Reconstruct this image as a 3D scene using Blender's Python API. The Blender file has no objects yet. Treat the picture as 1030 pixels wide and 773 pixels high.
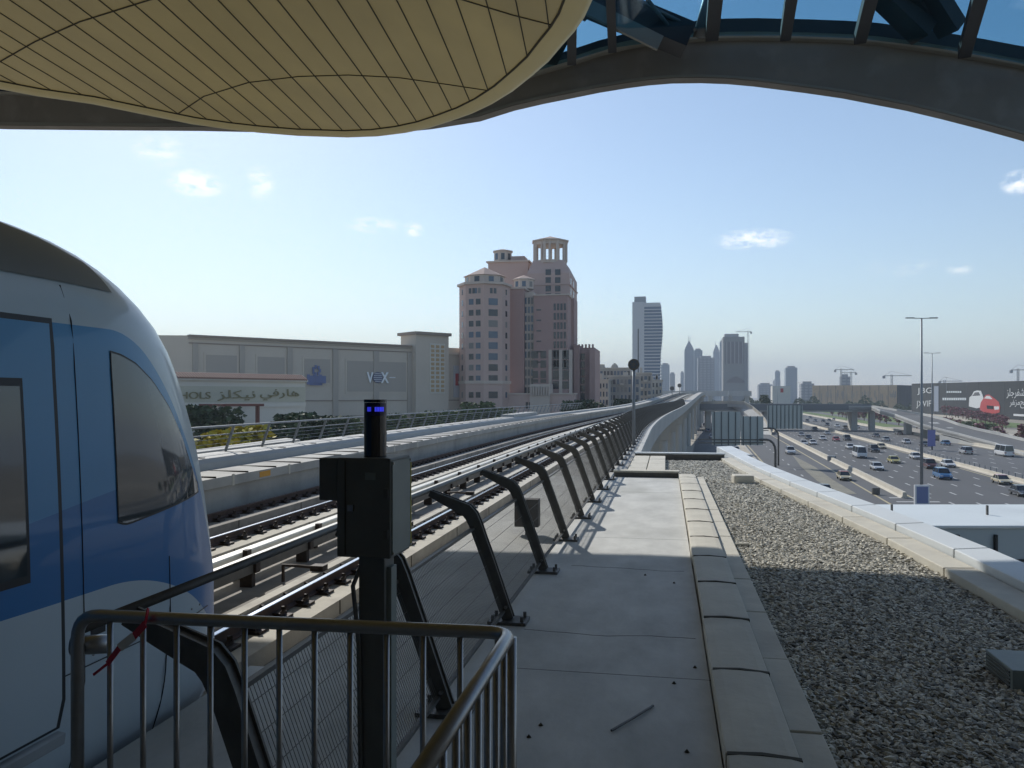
import bpy, math, random
from mathutils import Vector, Matrix
import numpy as np
R = math.radians
random.seed(7)
scene = bpy.context.scene
COL = scene.collection

# ------------------------------------------------------------------ camera model
# world: +Y runs along the metro track, z=0 is the service walkway, eye at (0,0,2), ground at -8.5
EYE = 2.0; F = 820.0; CX = 515.0; HY = 399.0
YAW = math.atan(155 / 820.0); CS = math.cos(YAW); SN = math.sin(YAW)
GZ = -12.0; K = 4 / 3.0
def KZ(z): return EYE + (z - EYE) * K
def W(px, py, d):                       # surveyed photo point at camera depth d -> world point
    u = (px - CX) / F * d
    return Vector((u * CS - d * SN, u * SN + d * CS, EYE + (HY - py) / F * d))
def G(px, py, z=GZ):                    # ... lying on the horizontal plane z
    return W(px, py, F * (EYE - z) / (py - HY)).to_3d()
def XA(px, Y):                          # X of an image column on the plane Y
    return Y * math.tan(math.atan((px - CX) / F) - YAW)
def ZA(py, X, Y):
    return EYE + (HY - py) / F * (-X * SN + Y * CS)
def WY(px, py, Y):
    X = XA(px, Y); return Vector((X, Y, ZA(py, X, Y)))

cam = bpy.data.cameras.new('camera'); co = bpy.data.objects.new('camera', cam); COL.objects.link(co)
co.location = (0, 0, EYE); co.rotation_euler = (R(90), 0, YAW)
cam.sensor_width = 36; cam.lens = 36 * F / 1030.0; cam.shift_y = (HY - 386.5) / 1030.0
cam.clip_start = 0.05; cam.clip_end = 30000
scene.camera = co

# ------------------------------------------------------------------ materials
MATS = {}
def new_mat(name):
    m = bpy.data.materials.new(name); m.use_nodes = True
    nt = m.node_tree; b = nt.nodes['Principled BSDF']; MATS[name] = m
    return m, nt, b
def mat(name, col, rough=.7, metal=0, var=.0, scale=3, bump=0, bscale=None, coat=0, spec=.5, stain=None, stain_scale=.6, stretch=(1, 1, 1)):
    m, nt, b = new_mat(name)
    b.inputs['Roughness'].default_value = rough; b.inputs['Metallic'].default_value = metal
    b.inputs['Coat Weight'].default_value = coat; b.inputs['Specular IOR Level'].default_value = spec
    N, L = nt.nodes, nt.links
    c = (*col, 1)
    if var or bump or stain:
        tc = N.new('ShaderNodeTexCoord'); mp = N.new('ShaderNodeMapping'); mp.inputs['Scale'].default_value = stretch
        L.new(tc.outputs['Object'], mp.inputs['Vector'])
        no = N.new('ShaderNodeTexNoise'); no.inputs['Scale'].default_value = scale; no.inputs['Detail'].default_value = 6
        no.inputs['Roughness'].default_value = .65
        L.new(mp.outputs[0], no.inputs['Vector'])
        rp = N.new('ShaderNodeValToRGB'); rp.color_ramp.elements[0].position = .3; rp.color_ramp.elements[1].position = .7
        rp.color_ramp.elements[0].color = (*[max(0, x * (1 - var)) for x in col], 1)
        rp.color_ramp.elements[1].color = (*[min(1, x * (1 + var)) for x in col], 1)
        L.new(no.outputs['Fac'], rp.inputs['Fac']); out = rp.outputs['Color']
        if stain:
            n2 = N.new('ShaderNodeTexNoise'); n2.inputs['Scale'].default_value = stain_scale; n2.inputs['Detail'].default_value = 8
            L.new(mp.outputs[0], n2.inputs['Vector'])
            r2 = N.new('ShaderNodeValToRGB'); r2.color_ramp.elements[0].position = .52; r2.color_ramp.elements[1].position = .68
            r2.color_ramp.elements[0].color = (0, 0, 0, 1); r2.color_ramp.elements[1].color = (.65, .65, .65, 1)
            L.new(n2.outputs['Fac'], r2.inputs['Fac'])
            mx = N.new('ShaderNodeMix'); mx.data_type = 'RGBA'; L.new(r2.outputs['Color'], mx.inputs['Factor'])
            L.new(out, mx.inputs['A']); mx.inputs['B'].default_value = (*stain, 1); out = mx.outputs['Result']
        L.new(out, b.inputs['Base Color'])
        if bump:
            nb = N.new('ShaderNodeTexNoise'); nb.inputs['Scale'].default_value = bscale or scale * 6; nb.inputs['Detail'].default_value = 4
            L.new(mp.outputs[0], nb.inputs['Vector'])
            bp = N.new('ShaderNodeBump'); bp.inputs['Strength'].default_value = bump; bp.inputs['Distance'].default_value = .02
            L.new(nb.outputs['Fac'], bp.inputs['Height']); L.new(bp.outputs[0], b.inputs['Normal'])
    else:
        b.inputs['Base Color'].default_value = c
    return m
def emit_mat(name, col, e, strength):
    m, nt, b = new_mat(name); b.inputs['Base Color'].default_value = (*col, 1)
    b.inputs['Emission Color'].default_value = (*e, 1); b.inputs['Emission Strength'].default_value = strength
    return m
def band_mat(name, c1, c2, period, duty=.5, vert=0, c3=None, rough=.4):
    """floors of a far facade: horizontal (and optional vertical) bands in object space"""
    m, nt, b = new_mat(name); N, L = nt.nodes, nt.links
    tc = N.new('ShaderNodeTexCoord'); sp = N.new('ShaderNodeSeparateXYZ'); L.new(tc.outputs['Object'], sp.inputs[0])
    def stripe(sock, per, dt):
        a = N.new('ShaderNodeMath'); a.operation = 'DIVIDE'; L.new(sock, a.inputs[0]); a.inputs[1].default_value = per
        f = N.new('ShaderNodeMath'); f.operation = 'FRACT'; L.new(a.outputs[0], f.inputs[0])
        g = N.new('ShaderNodeMath'); g.operation = 'GREATER_THAN'; L.new(f.outputs[0], g.inputs[0]); g.inputs[1].default_value = dt
        return g.outputs[0]
    s = stripe(sp.outputs['Z'], period, duty)
    if vert:
        ad = N.new('ShaderNodeMath'); ad.operation = 'ADD'; L.new(sp.outputs['X'], ad.inputs[0]); L.new(sp.outputs['Y'], ad.inputs[1])
        s2 = stripe(ad.outputs[0], vert, .35)
        mu = N.new('ShaderNodeMath'); mu.operation = 'MULTIPLY'; L.new(s, mu.inputs[0]); L.new(s2, mu.inputs[1]); s = mu.outputs[0]
    mx = N.new('ShaderNodeMix'); mx.data_type = 'RGBA'; L.new(s, mx.inputs['Factor'])
    mx.inputs['A'].default_value = (*c1, 1); mx.inputs['B'].default_value = (*c2, 1)
    L.new(mx.outputs['Result'], b.inputs['Base Color']); b.inputs['Roughness'].default_value = rough
    return m

conc = mat('concrete', (.42, .41, .38), .85, var=.12, scale=1.3, bump=.25, stain=(.27, .26, .24), stain_scale=.5)
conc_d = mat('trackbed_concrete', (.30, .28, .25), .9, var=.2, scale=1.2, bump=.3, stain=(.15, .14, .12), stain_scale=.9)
curtain = mat('window_curtain', (.22, .21, .19), .5)
walkm = mat('walkway_screed', (.50, .50, .475), .75, var=.17, scale=2.2, bump=.2, stain=(.33, .33, .30), stain_scale=.7, stretch=(1, .55, 1))
plinthm = mat('plinth_concrete', (.50, .47, .40), .85, var=.12, scale=2.5, bump=.2, stain=(.33, .30, .26), stain_scale=1.5)
creamst = mat('cream_stone', (.55, .52, .44), .8, var=.1, scale=2.2, bump=.2, stain=(.44, .41, .35), stain_scale=1.2)
paleclad = mat('pale_cladding', (.60, .63, .64), .5, var=.05, scale=1, stain=(.5, .52, .52), stain_scale=.5)
railm = mat('rail_steel_rust', (.085, .055, .045), .75, .2, var=.3, scale=6)
railtop = mat('rail_polished', (.62, .63, .66), .22, 1)
clipm = mat('rail_clip_iron', (.05, .038, .033), .7, .3, var=.4, scale=20)
coverm = mat('cover_white_plastic', (.62, .60, .53), .45, var=.06, scale=3)
darksteel = mat('painted_dark_steel', (.10, .097, .09), .5, .1, var=.2, scale=8)
wirem = mat('mesh_wire', (.17, .165, .155), .6, .3)
stainless = mat('stainless_tube', (.34, .335, .33), .34, 1, var=.06, scale=30)
boxm = mat('box_dark_paint', (.125, .128, .12), .55, 0, var=.15, scale=5)
boxside = mat('box_pale_tone', (.20, .23, .215), .5, 0, var=.1, scale=5)
yellowp = mat('yellow_strip', (.5, .42, .03), .5)
lenses = mat('dark_lens', (.01, .01, .014), .15, coat=.5)
bluelamp = emit_mat('blue_lamp', (.01, .01, .2), (.04, .05, .8), .9)
soffitm = mat('gold_panel', (.52, .42, .175), .42, .0, var=.10, scale=.7, bump=.08, bscale=3, stain=(.42, .34, .15), stain_scale=.5, stretch=(1, .4, 1))
soffitlip = mat('gold_lip', (.56, .475, .23), .4, .0, var=.04, scale=1)
seam = mat('dark_seam', (.05, .045, .03), .9)
archm = mat('arch_grey', (.16, .148, .13), .6, var=.12, scale=.6, stain=(.22, .21, .19), stain_scale=1.3)
archfl = mat('arch_flange', (.19, .19, .17), .55, var=.1, scale=.8)
archdark = mat('roof_dark_steel', (.02, .022, .026), .6)
tubem = mat('roof_tube', (.13, .135, .14), .5)
asphalt = mat('asphalt', (.092, .095, .10), .85, var=.12, scale=.12, stain=(.07, .072, .075), stain_scale=.05, stretch=(1, .08, 1))
asphalt2 = mat('asphalt_old', (.115, .115, .115), .85, var=.12, scale=.15, stretch=(1, .1, 1))
white = mat('road_paint_white', (.44, .44, .43), .7)
fadedp = mat('road_paint_faded', (.21, .195, .15), .8, var=.2, scale=.8)
yellow = mat('road_paint_yellow', (.42, .36, .22), .7)
sand = mat('sandy_ground', (.30, .27, .22), .95, var=.25, scale=.02, stain=(.18, .165, .14), stain_scale=.008)
paving = mat('pale_paving', (.42, .38, .31), .9, var=.12, scale=.3)
grass = mat('verge_grass', (.10, .15, .035), .95, var=.35, scale=.15)
barrierm = mat('barrier_concrete', (.50, .46, .38), .85, var=.1, scale=.3)
viam = mat('viaduct_concrete', (.44, .44, .42), .8, var=.08, scale=.25, stain=(.34, .34, .33), stain_scale=.12, stretch=(1, 1, .3))
mallm = mat('mall_render', (.57, .505, .42), .85, var=.04, scale=.15)
mallp = mat('mall_panel', (.43, .385, .33), .8)
malltrim = mat('mall_trim', (.30, .25, .205), .8)
mallpale = mat('mall_pale', (.62, .60, .54), .85, var=.04, scale=.2)
terracotta = mat('terracotta_roof', (.28, .17, .13), .8, var=.2, scale=2)
signtext = mat('sign_letters_bronze', (.22, .20, .10), .4)
silverm = mat('sign_letters_silver', (.72, .76, .80), .3, .3)
blues = mat('sign_blue', (.15, .19, .36), .4)
redpaint = mat('red_paint', (.42, .03, .03), .5)
hotelm = mat('hotel_pink_render', (.52, .385, .335), .85, var=.05, scale=.08)
hotelm2 = mat('hotel_rose_stone', (.40, .275, .25), .85, var=.05, scale=.1)
hotelc = mat('hotel_cream_render', (.56, .48, .41), .85, var=.05, scale=.1)
hotelr = mat('hotel_roof_tile', (.42, .31, .26), .85)
glassd = mat('window_dark_glass', (.03, .04, .05), .15, spec=.6)
glassb = mat('window_blue_glass', (.07, .11, .16), .2, spec=.6)
resm = mat('flats_grey_render', (.34, .32, .29), .85, var=.15, scale=.08)
resm2 = mat('flats_pale_render', (.46, .43, .38), .85, var=.1, scale=.1)
farblue = mat('far_tower_glass', (.16, .22, .28), .35)
fargrey = mat('far_tower_concrete', (.30, .32, .34), .8)
polem = mat('lamp_post_grey', (.22, .24, .26), .5, .4)
hoard = mat('hoarding_black', (.012, .016, .019), .9, var=.2, scale=.02)
hoardt = mat('hoarding_tan', (.45, .33, .20), .8, var=.18, scale=.03)
signback = mat('sign_back_grey', (.40, .44, .43), .6, .3, var=.06, scale=.3)
footm = mat('footbridge_roof', (.62, .66, .66), .5, var=.04, scale=.4, stain=(.52, .55, .55), stain_scale=.3)
footg = mat('footbridge_glass', (.40, .46, .48), .6)
trunkm = mat('bark', (.16, .12, .085), .9)
tyrem = mat('tyre_rubber', (.02, .02, .02), .8)
rimm = mat('wheel_rim', (.35, .36, .37), .3, .8)
carglass = mat('car_glass', (.02, .025, .03), .08, spec=.8)
lampw = mat('car_headlight', (.6, .62, .65), .15)
lampr = mat('car_tail_light', (.25, .01, .01), .2)
violet = mat('banner_violet', (.17, .18, .42), .6)
whitep = mat('white_paint', (.62, .63, .64), .45)

def leaf_mat(name, c1, c2):
    m, nt, b = new_mat(name); N, L = nt.nodes, nt.links
    g = N.new('ShaderNodeNewGeometry'); rp = N.new('ShaderNodeValToRGB')
    rp.color_ramp.elements[0].color = (*c1, 1); rp.color_ramp.elements[1].color = (*c2, 1)
    L.new(g.outputs['Random Per Island'], rp.inputs['Fac']); L.new(rp.outputs['Color'], b.inputs['Base Color'])
    b.inputs['Roughness'].default_value = .75
    return m
leafg = leaf_mat('leaf_green', (.035, .065, .02), (.10, .14, .04))
leafy = leaf_mat('leaf_yellow_green', (.22, .20, .03), (.62, .50, .06))
leafd = leaf_mat('leaf_dark', (.025, .045, .02), (.06, .09, .035))
leafp = leaf_mat('leaf_bougainvillea', (.09, .10, .045), (.36, .10, .17))
stonem = leaf_mat('gravel_stone', (.14, .137, .12), (.78, .74, .63)); stonem.node_tree.nodes['Principled BSDF'].inputs['Roughness'].default_value = .8
gravelbase = mat('gravel_bed', (.13, .128, .115), .95, var=.3, scale=25, bump=.8, bscale=60)

def glass_mat(name, tint, gloss=.12):
    m, nt, b = new_mat(name); N, L = nt.nodes, nt.links
    N.remove(b); out = [n for n in N if n.type == 'OUTPUT_MATERIAL'][0]
    t = N.new('ShaderNodeBsdfTransparent'); t.inputs[0].default_value = (*tint, 1)
    g = N.new('ShaderNodeBsdfGlossy'); g.inputs['Roughness'].default_value = .05; g.inputs[0].default_value = (.8, .85, .9, 1)
    mx = N.new('ShaderNodeMixShader'); mx.inputs[0].default_value = gloss
    L.new(t.outputs[0], mx.inputs[1]); L.new(g.outputs[0], mx.inputs[2]); L.new(mx.outputs[0], out.inputs['Surface'])
    return m
roofglass = glass_mat('tinted_roof_glass', (.56, .76, .84), .08)
canopy_glass = glass_mat('screen_glass', (.8, .85, .86), .06)

# ------------------------------------------------------------------ mesh builder
LOC = {}
class MB:
    def __init__(s): s.v = []; s.f = []; s.m = []
    def add(s, vs, fs, mi=0):
        o = len(s.v); s.v += [tuple(p) for p in vs]; s.f += [tuple(o + i for i in f) for f in fs]; s.m += [mi] * len(fs)
    def box(s, x0, x1, y0, y1, z0, z1, mi=0):
        s.add([(x0, y0, z0), (x1, y0, z0), (x1, y1, z0), (x0, y1, z0), (x0, y0, z1), (x1, y0, z1), (x1, y1, z1), (x0, y1, z1)],
              [(0, 3, 2, 1), (4, 5, 6, 7), (0, 1, 5, 4), (1, 2, 6, 5), (2, 3, 7, 6), (3, 0, 4, 7)], mi)
    def obox(s, c, ux, hx, uy, hy, hz, mi=0, uz=(0, 0, 1)):
        c = Vector(c); ux = Vector(ux).normalized() * hx; uy = Vector(uy).normalized() * hy; uz = Vector(uz).normalized() * hz
        P = [c + a * ux + b * uy + e * uz for e in (-1, 1) for a, b in ((-1, -1), (1, -1), (1, 1), (-1, 1))]
        s.add(P, [(0, 3, 2, 1), (4, 5, 6, 7), (0, 1, 5, 4), (1, 2, 6, 5), (2, 3, 7, 6), (3, 0, 4, 7)], mi)
    def beam(s, a, b, w, h, mi=0, up=(0, 0, 1)):
        a = Vector(a); b = Vector(b); d = (b - a); L = d.length; d.normalize(); up = Vector(up)
        if abs(d.dot(up)) > .98: up = Vector((1, 0, 0))
        sx = d.cross(up).normalized(); uz = sx.cross(d).normalized()
        s.obox((a + b) / 2, d, L / 2, sx, w / 2, h / 2, mi, uz)
    def tube(s, pts, r, n=8, mi=0, cap=True):
        pts = [Vector(p) for p in pts]; rs = r if isinstance(r, (list, tuple)) else [r] * len(pts)
        ref = Vector((0, 0, 1)); base = len(s.v); vs = []
        prev = None
        for i, p in enumerate(pts):
            t = (pts[min(i + 1, len(pts) - 1)] - pts[max(i - 1, 0)]).normalized()
            if prev is None:
                a = t.cross(ref); a = a if a.length > .05 else t.cross(Vector((1, 0, 0))); a.normalize()
            else:
                a = (prev - t * prev.dot(t)).normalized()
            prev = a; b = t.cross(a).normalized()
            for k in range(n):
                an = 2 * math.pi * k / n; vs.append(p + (a * math.cos(an) + b * math.sin(an)) * rs[i])
        fs = []
        for i in range(len(pts) - 1):
            for k in range(n):
                k2 = (k + 1) % n; fs.append((i * n + k, i * n + k2, (i + 1) * n + k2, (i + 1) * n + k))
        if cap: fs += [tuple(range(n))[::-1], tuple((len(pts) - 1) * n + k for k in range(n))]
        s.add(vs, fs, mi)
    def prism(s, poly, z0, z1, mi=0, top=None):
        n = len(poly); t = top or poly
        s.add([(p[0], p[1], z0) for p in poly] + [(p[0], p[1], z1) for p in t],
              [tuple(range(n))[::-1], tuple(range(n, 2 * n))] + [(i, (i + 1) % n, n + (i + 1) % n, n + i) for i in range(n)], mi)
    def sweep(s, sec, path, mi=0, closed=True, cap=True):
        """sec: list of (x, z) ; path: list of (offset x, y, rise z)"""
        n = len(sec); vs = []
        for ox, y, rz in path:
            for x, z in sec: vs.append((x + ox, y, z + rz))
        fs = []
        for i in range(len(path) - 1):
            for k in range(n if closed else n - 1):
                k2 = (k + 1) % n; fs.append((i * n + k, i * n + k2, (i + 1) * n + k2, (i + 1) * n + k))
        if closed and cap: fs += [tuple(range(n))[::-1], tuple((len(path) - 1) * n + k for k in range(n))]
        s.add(vs, fs, mi)
    def ngon(s, c, r, n, rot=0):
        return [(c[0] + r * math.cos(2 * math.pi * k / n + rot), c[1] + r * math.sin(2 * math.pi * k / n + rot)) for k in range(n)]
    def cone(s, c, r, z0, z1, n=8, rot=0, mi=0):
        P = s.ngon(c, r, n, rot); s.add([(p[0], p[1], z0) for p in P] + [(c[0], c[1], z1)], [tuple(range(n))[::-1]] + [(i, (i + 1) % n, n) for i in range(n)], mi)
    def build(s, name, mats, parent=None, smooth=False, bevel=0, label=None):
        me = bpy.data.meshes.new(name); L = LOC.get(parent.name, Vector()) if parent else Vector()
        me.from_pydata([(a - L[0], b - L[1], c - L[2]) for a, b, c in s.v], [], s.f)
        for m in (mats if isinstance(mats, (list, tuple)) else [mats]): me.materials.append(m)
        if any(s.m): me.polygons.foreach_set('material_index', s.m)
        if smooth: me.polygons.foreach_set('use_smooth', [True] * len(me.polygons))
        me.update()
        import bmesh
        bm = bmesh.new(); bm.from_mesh(me); bmesh.ops.recalc_face_normals(bm, faces=bm.faces); bm.to_mesh(me); bm.free()
        o = bpy.data.objects.new(name, me); COL.objects.link(o)
        if parent: o.parent = parent; LOC[o.name] = L
        else: LOC[o.name] = Vector()
        if bevel:
            b = o.modifiers.new('bevel', 'BEVEL'); b.width = bevel; b.segments = 2; b.limit_method = 'ANGLE'
        if label: o['label'] = label
        return o
def tag(o, label, cat=None, group=None, kind=None):
    o['label'] = label
    if cat: o['category'] = cat
    if group: o['group'] = group
    if kind: o['kind'] = kind
    return o
def thing(name, label, cat, loc=(0, 0, 0), group=None):
    o = bpy.data.objects.new(name, None); COL.objects.link(o); o.location = loc; LOC[o.name] = Vector(loc)
    return tag(o, label, cat, group)
def struct(o): o['kind'] = 'structure'; return o
def copy_child(src, parent, loc=None, rz=None):
    c = src.copy(); COL.objects.link(c); c.parent = parent
    if loc is not None: c.location = Vector(loc) - LOC.get(parent.name, Vector())
    if rz is not None: c.rotation_euler = (0, 0, rz)
    return c
def kids(o, T={}):
    return list(o.children)
def copy_tree(o, loc, rz):
    r = o.copy(); COL.objects.link(r); r.location = loc; r.rotation_euler = (0, 0, rz); LOC[r.name] = Vector(loc)
    for ch in o.children:
        c = ch.copy(); COL.objects.link(c); c.parent = r
        for g in ch.children:
            d = g.copy(); COL.objects.link(d); d.parent = c
    return r
def text_obj(name, body, origin, ux, h, m, parent, depth=.08, uz=(0, 0, 1), align='LEFT', fitw=None, bold=0.0):
    cu = bpy.data.curves.new(name, 'FONT'); cu.body = body; cu.size = 1; cu.extrude = .05; cu.offset = bold; cu.align_x = 'LEFT'
    t = bpy.data.objects.new('tmp', cu); COL.objects.link(t); bpy.context.view_layer.update()
    me = bpy.data.meshes.new_from_object(t.evaluated_get(bpy.context.evaluated_depsgraph_get()))
    bpy.data.objects.remove(t)
    ux = Vector(ux).normalized(); uz = Vector(uz); un = ux.cross(uz)
    xs = [v.co.x for v in me.vertices]; ys = [v.co.y for v in me.vertices]
    x0, x1, y0, y1 = min(xs), max(xs), min(ys), max(ys); s = h / (y1 - y0)
    sx = (fitw / (x1 - x0)) if fitw else s
    L = LOC.get(parent.name, Vector()) if parent else Vector()
    for v in me.vertices:
        p = Vector(origin) + ux * (v.co.x - x0) * sx + uz * (v.co.y - y0) * s + un * (v.co.z / .05 * depth / 2)
        v.co = p - L
    me.materials.clear(); me.materials.append(m)
    o = bpy.data.objects.new(name, me); COL.objects.link(o); o.parent = parent; LOC[o.name] = L
    return o

# track alignment: straight through the station, then a gentle bend right and a rise
def off(Y):
    t = max(0, Y - 45); return .053 * (t * t / (t + 60)) * (1 + .25 * (t / (t + 200)))
def rise(Y):
    t = min(1, max(0, (Y - 125) / 300)); return 4.0 * t * t * (3 - 2 * t) - (.0006 * max(0, Y - 420) ** 2)
def doff(Y): return (off(Y + .5) - off(Y - .5))
def path(y0, y1):
    ys = []; y = y0
    while y < y1:
        ys.append(y); y += 3 if y < 60 else (6 if y < 200 else 10)
    ys.append(y1)
    return [(off(y), y, rise(y)) for y in ys]
SKY_STRENGTH = .135
SUN_STRENGTH = 4.3
HAZE = .00022
EXPO = 0.0
# ================================================================== STATION END: walkway, track, fence
YN = -3
# ---- walkway sheet (structure)
wk = MB(); wk.box(-2.87, .30, YN, 20.4, -.25, 0)
struct(wk.build('walkway', walkm))
wk = MB(); wk.box(-3.04, -2.872, YN, 5.6, -.25, -.003); struct(wk.build('walkway_edge', walkm))
wk = MB(); wk.box(-3.0, 2.2, -6, 1.9, .02, .33)
struct(wk.build('platform_floor', conc))
wk = MB(); wk.sweep([(-2.87, -.25), (-1.05, -.25), (-1.05, -.004), (-2.87, -.004)], path(20.42, 455))
struct(wk.build('walkway_ledge', conc))
gravel_poly_R = [(3.25, -3.0), (3.22, 8.0), (3.08, 11.5), (2.75, 15), (2.3, 19), (1.95, 23), (1.72, 27)]
# cross pieces
for (x0, x1, y, zt, lab, nm) in ((-1.28, .30, 20.45, .16, 'short dark edged cross kerb closing the end of the concrete walkway', 'cross_kerb'),
                                  (-1.0, 1.85, 27.1, .16, 'longer pale capped cross kerb at the far end of the gravel roof', 'cross_kerb')):
    t = thing(nm, lab, 'kerb', (x0, y, 0))
    b = MB(); b.box(x0, x1, y, y + .16, -.2, zt - .05); b.build('kerb_face', darksteel, t, bevel=.008)
    b = MB(); b.box(x0 - .02, x1 + .02, y - .02, y + .34, zt - .048, zt); b.build('kerb_cap', creamst if y < 22 else paleclad, t, bevel=.01)
# stone slabs beyond the cross kerb
t = thing('paving_strip', 'two rows of pale stone slabs between fence and gravel beyond the short cross kerb', 'paving', (-.9, 21, 0))
for r, (xa, xb) in enumerate(((-1.0, -.52), (-.50, -.02))):
    for k in range(4):
        b = MB(); y = 20.85 + k * 1.52; b.box(xa, xb, y, y + 1.48, -.15, .07 + .004 * random.random()); b.build('stone_slab', creamst, t, bevel=.015)
# ---- kerb coping between walkway and gravel
kc = thing('stone_coping', 'two-step pale stone coping between the concrete walkway and the gravel bed', 'coping', (.5, 10, 0))
y = -1.0
while y < 20.4:
    L = min(1.37, 20.42 - y) - .022
    b = MB(); dz = random.uniform(-.004, .004); j = random.uniform(-.006, .006)
    b.sweep([(.315 + j, -.12), (.70 + j, -.12), (.70 + j, .092 + dz), (.64 + j, .102 + dz), (.5 + j, .108 + dz), (.38 + j, .106 + dz), (.315 + j, .098 + dz)], [(0, y, 0), (0, y + L, 0)])
    b.build('coping_stone', creamst, kc, bevel=.008)
    b = MB(); dz = random.uniform(-.004, .004); y2 = y + .55
    b.box(.712, .90, y2, min(y2 + L, 20.4), -.16, .03 + dz); b.build('edge_stone', creamst, kc, bevel=.008)
    b = MB(); b.sweep([(.32, .075), (.70, .075), (.70, .101), (.5, .116), (.32, .107)], [(0, y + L - .008, 0), (0, y + L + .030, 0)]); b.build('joint_sealant', seam, kc)
    y += 1.37
# ---- gravel bed
poly = [(.90, YN), *gravel_poly_R, (-.02, 27), (-.02, 20.62), (.90, 20.62)]
b = MB(); b.prism(poly, -.35, -.10); struct(b.build('gravel_bed', gravelbase))
def inpoly(x, y, P):
    c = False; n = len(P)
    for i in range(n):
        x1, y1 = P[i]; x2, y2 = P[(i + 1) % n]
        if (y1 > y) != (y2 > y) and x < (x2 - x1) * (y - y1) / (y2 - y1) + x1: c = not c
    return c
def make_stones():
    rng = np.random.default_rng(3); V = []; Fc = []; n = 0
    base = np.array([(1, 0, 0), (0, 1, 0), (-1, 0, 0), (0, -1, 0), (0, 0, 1), (0, 0, -1), (.7, .7, .3), (-.6, .6, -.3)], float)
    fc = [(6, 0, 4), (6, 4, 1), (6, 1, 5), (6, 5, 0), (4, 2, 7), (4, 7, 1), (7, 2, 5), (7, 5, 1), (4, 3, 2), (4, 0, 3), (5, 3, 0), (5, 2, 3)]
    fc = np.array([(0, 6, 4), (6, 1, 4), (0, 5, 6), (6, 5, 1), (1, 7, 4), (7, 2, 4), (1, 5, 7), (7, 5, 2), (2, 3, 4), (3, 0, 4), (3, 2, 5), (0, 3, 5)])
    cnt = 0
    while cnt < 98000:
        Y = 3.6 + 23.3 * rng.random() ** 1.35; X = -.0 + 3.3 * rng.random()
        if not inpoly(X, Y, poly) or (X < .93 and Y < 20.6): continue
        s = (.012 + .017 * rng.random()) * (1 + .03 * max(0, Y - 8))
        a, b_, c_ = rng.random(3) * 6.28
        rz = np.array([[math.cos(a), -math.sin(a), 0], [math.sin(a), math.cos(a), 0], [0, 0, 1]])
        rx = np.array([[1, 0, 0], [0, math.cos(b_ * .15), -math.sin(b_ * .15)], [0, math.sin(b_ * .15), math.cos(b_ * .15)]])
        P = (base * (1 + .35 * (rng.random((8, 1)) - .5)) * np.array([s * 1.25, s * .85, s * .6])) @ rx.T @ rz.T
        P += (X, Y, -.098 + s * .3 + .018 * rng.random() ** 2)
        V.append(P); Fc.append(fc + 8 * cnt); cnt += 1
    V = np.concatenate(V); Fc = np.concatenate(Fc)
    me = bpy.data.meshes.new('gravel_stones'); me.from_pydata(V.tolist(), [], Fc.tolist()); me.materials.append(stonem)
    o = bpy.data.objects.new('gravel_stones', me); COL.objects.link(o)
    tag(o, 'loose grey and buff gravel covering the flat roof beside the walkway', None, None, 'stuff')
make_stones()
# ---- roof parapet right of the gravel: cream inner step and blue white metal caps
pp = thing('roof_parapet', 'stepped cream and blue white roof parapet along the right of the gravel', 'parapet', (3.2, 10, 0))
inner = [(2.95, -2), (3.27, 3), (3.24, 8.0), (3.10, 11.5), (2.77, 15), (2.32, 19), (1.97, 23), (1.74, 27), (1.5, 31.5)]
def interp(P, y):
    for (xa, ya), (xb, yb) in zip(P, P[1:]):
        if ya <= y <= yb: return xa + (xb - xa) * (y - ya) / (yb - ya)
    return P[-1][0]
y = 2.2; k = 0
while y < 27:
    L = 2.0; y2 = min(y + L, 27.2); a0, a1 = interp(inner, y), interp(inner, y2 - .035)
    b = MB(); b.add([(a0, y, -.3), (a0 + .34, y, -.3), (a1 + .34, y2 - .035, -.3), (a1, y2 - .035, -.3), (a0, y, .02), (a0 + .34, y, .03), (a1 + .34, y2 - .035, .03), (a1, y2 - .035, .02)],
                    [(0, 3, 2, 1), (4, 5, 6, 7), (0, 1, 5, 4), (1, 2, 6, 5), (2, 3, 7, 6), (3, 0, 4, 7)])
    b.build('coping_stone', creamst, pp, bevel=.012)
    y += L
y = 2.9
while y < 31.4:
    L = 2.0; y2 = min(y + L, 31.5); a0, a1 = interp(inner, y) + .36, interp(inner, y2 - .035) + .36; w = .40 if y < 26 else .55; w1 = w
    b = MB(); b.add([(a0, y, -.5), (a0 + w, y, -.5), (a1 + w1, y2 - .0355, -.5), (a1, y2 - .0355, -.5), (a0, y, .12), (a0 + w, y, .15), (a1 + w1, y2 - .0355, .15), (a1, y2 - .0355, .12)],
                    [(0, 3, 2, 1), (4, 5, 6, 7), (0, 1, 5, 4), (1, 2, 6, 5), (2, 3, 7, 6), (3, 0, 4, 7)])
    b.build('metal_cap', paleclad, pp, bevel=.012); y += L
# building under the gravel roof
b = MB(); b.prism([(-.02, 20), (3.3, 3), (3.2, 8.0), (2.77, 15), (2.3, 19), (1.74, 27), (1.5, 31), (.9, 31), (-.02, 27.2)], -8.4, -.38)
tag(b.build('station_annex', conc), 'low concrete station annex wall under the gravel roof', 'building')
# sloping apron beyond the gravel (pale panel)
b = MB(); b.prism([(1.72, 27.5), (1.9, 27.5), (2.0, 38), (.9, 38), (1.0, 33)], -.6, -.45)
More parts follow.
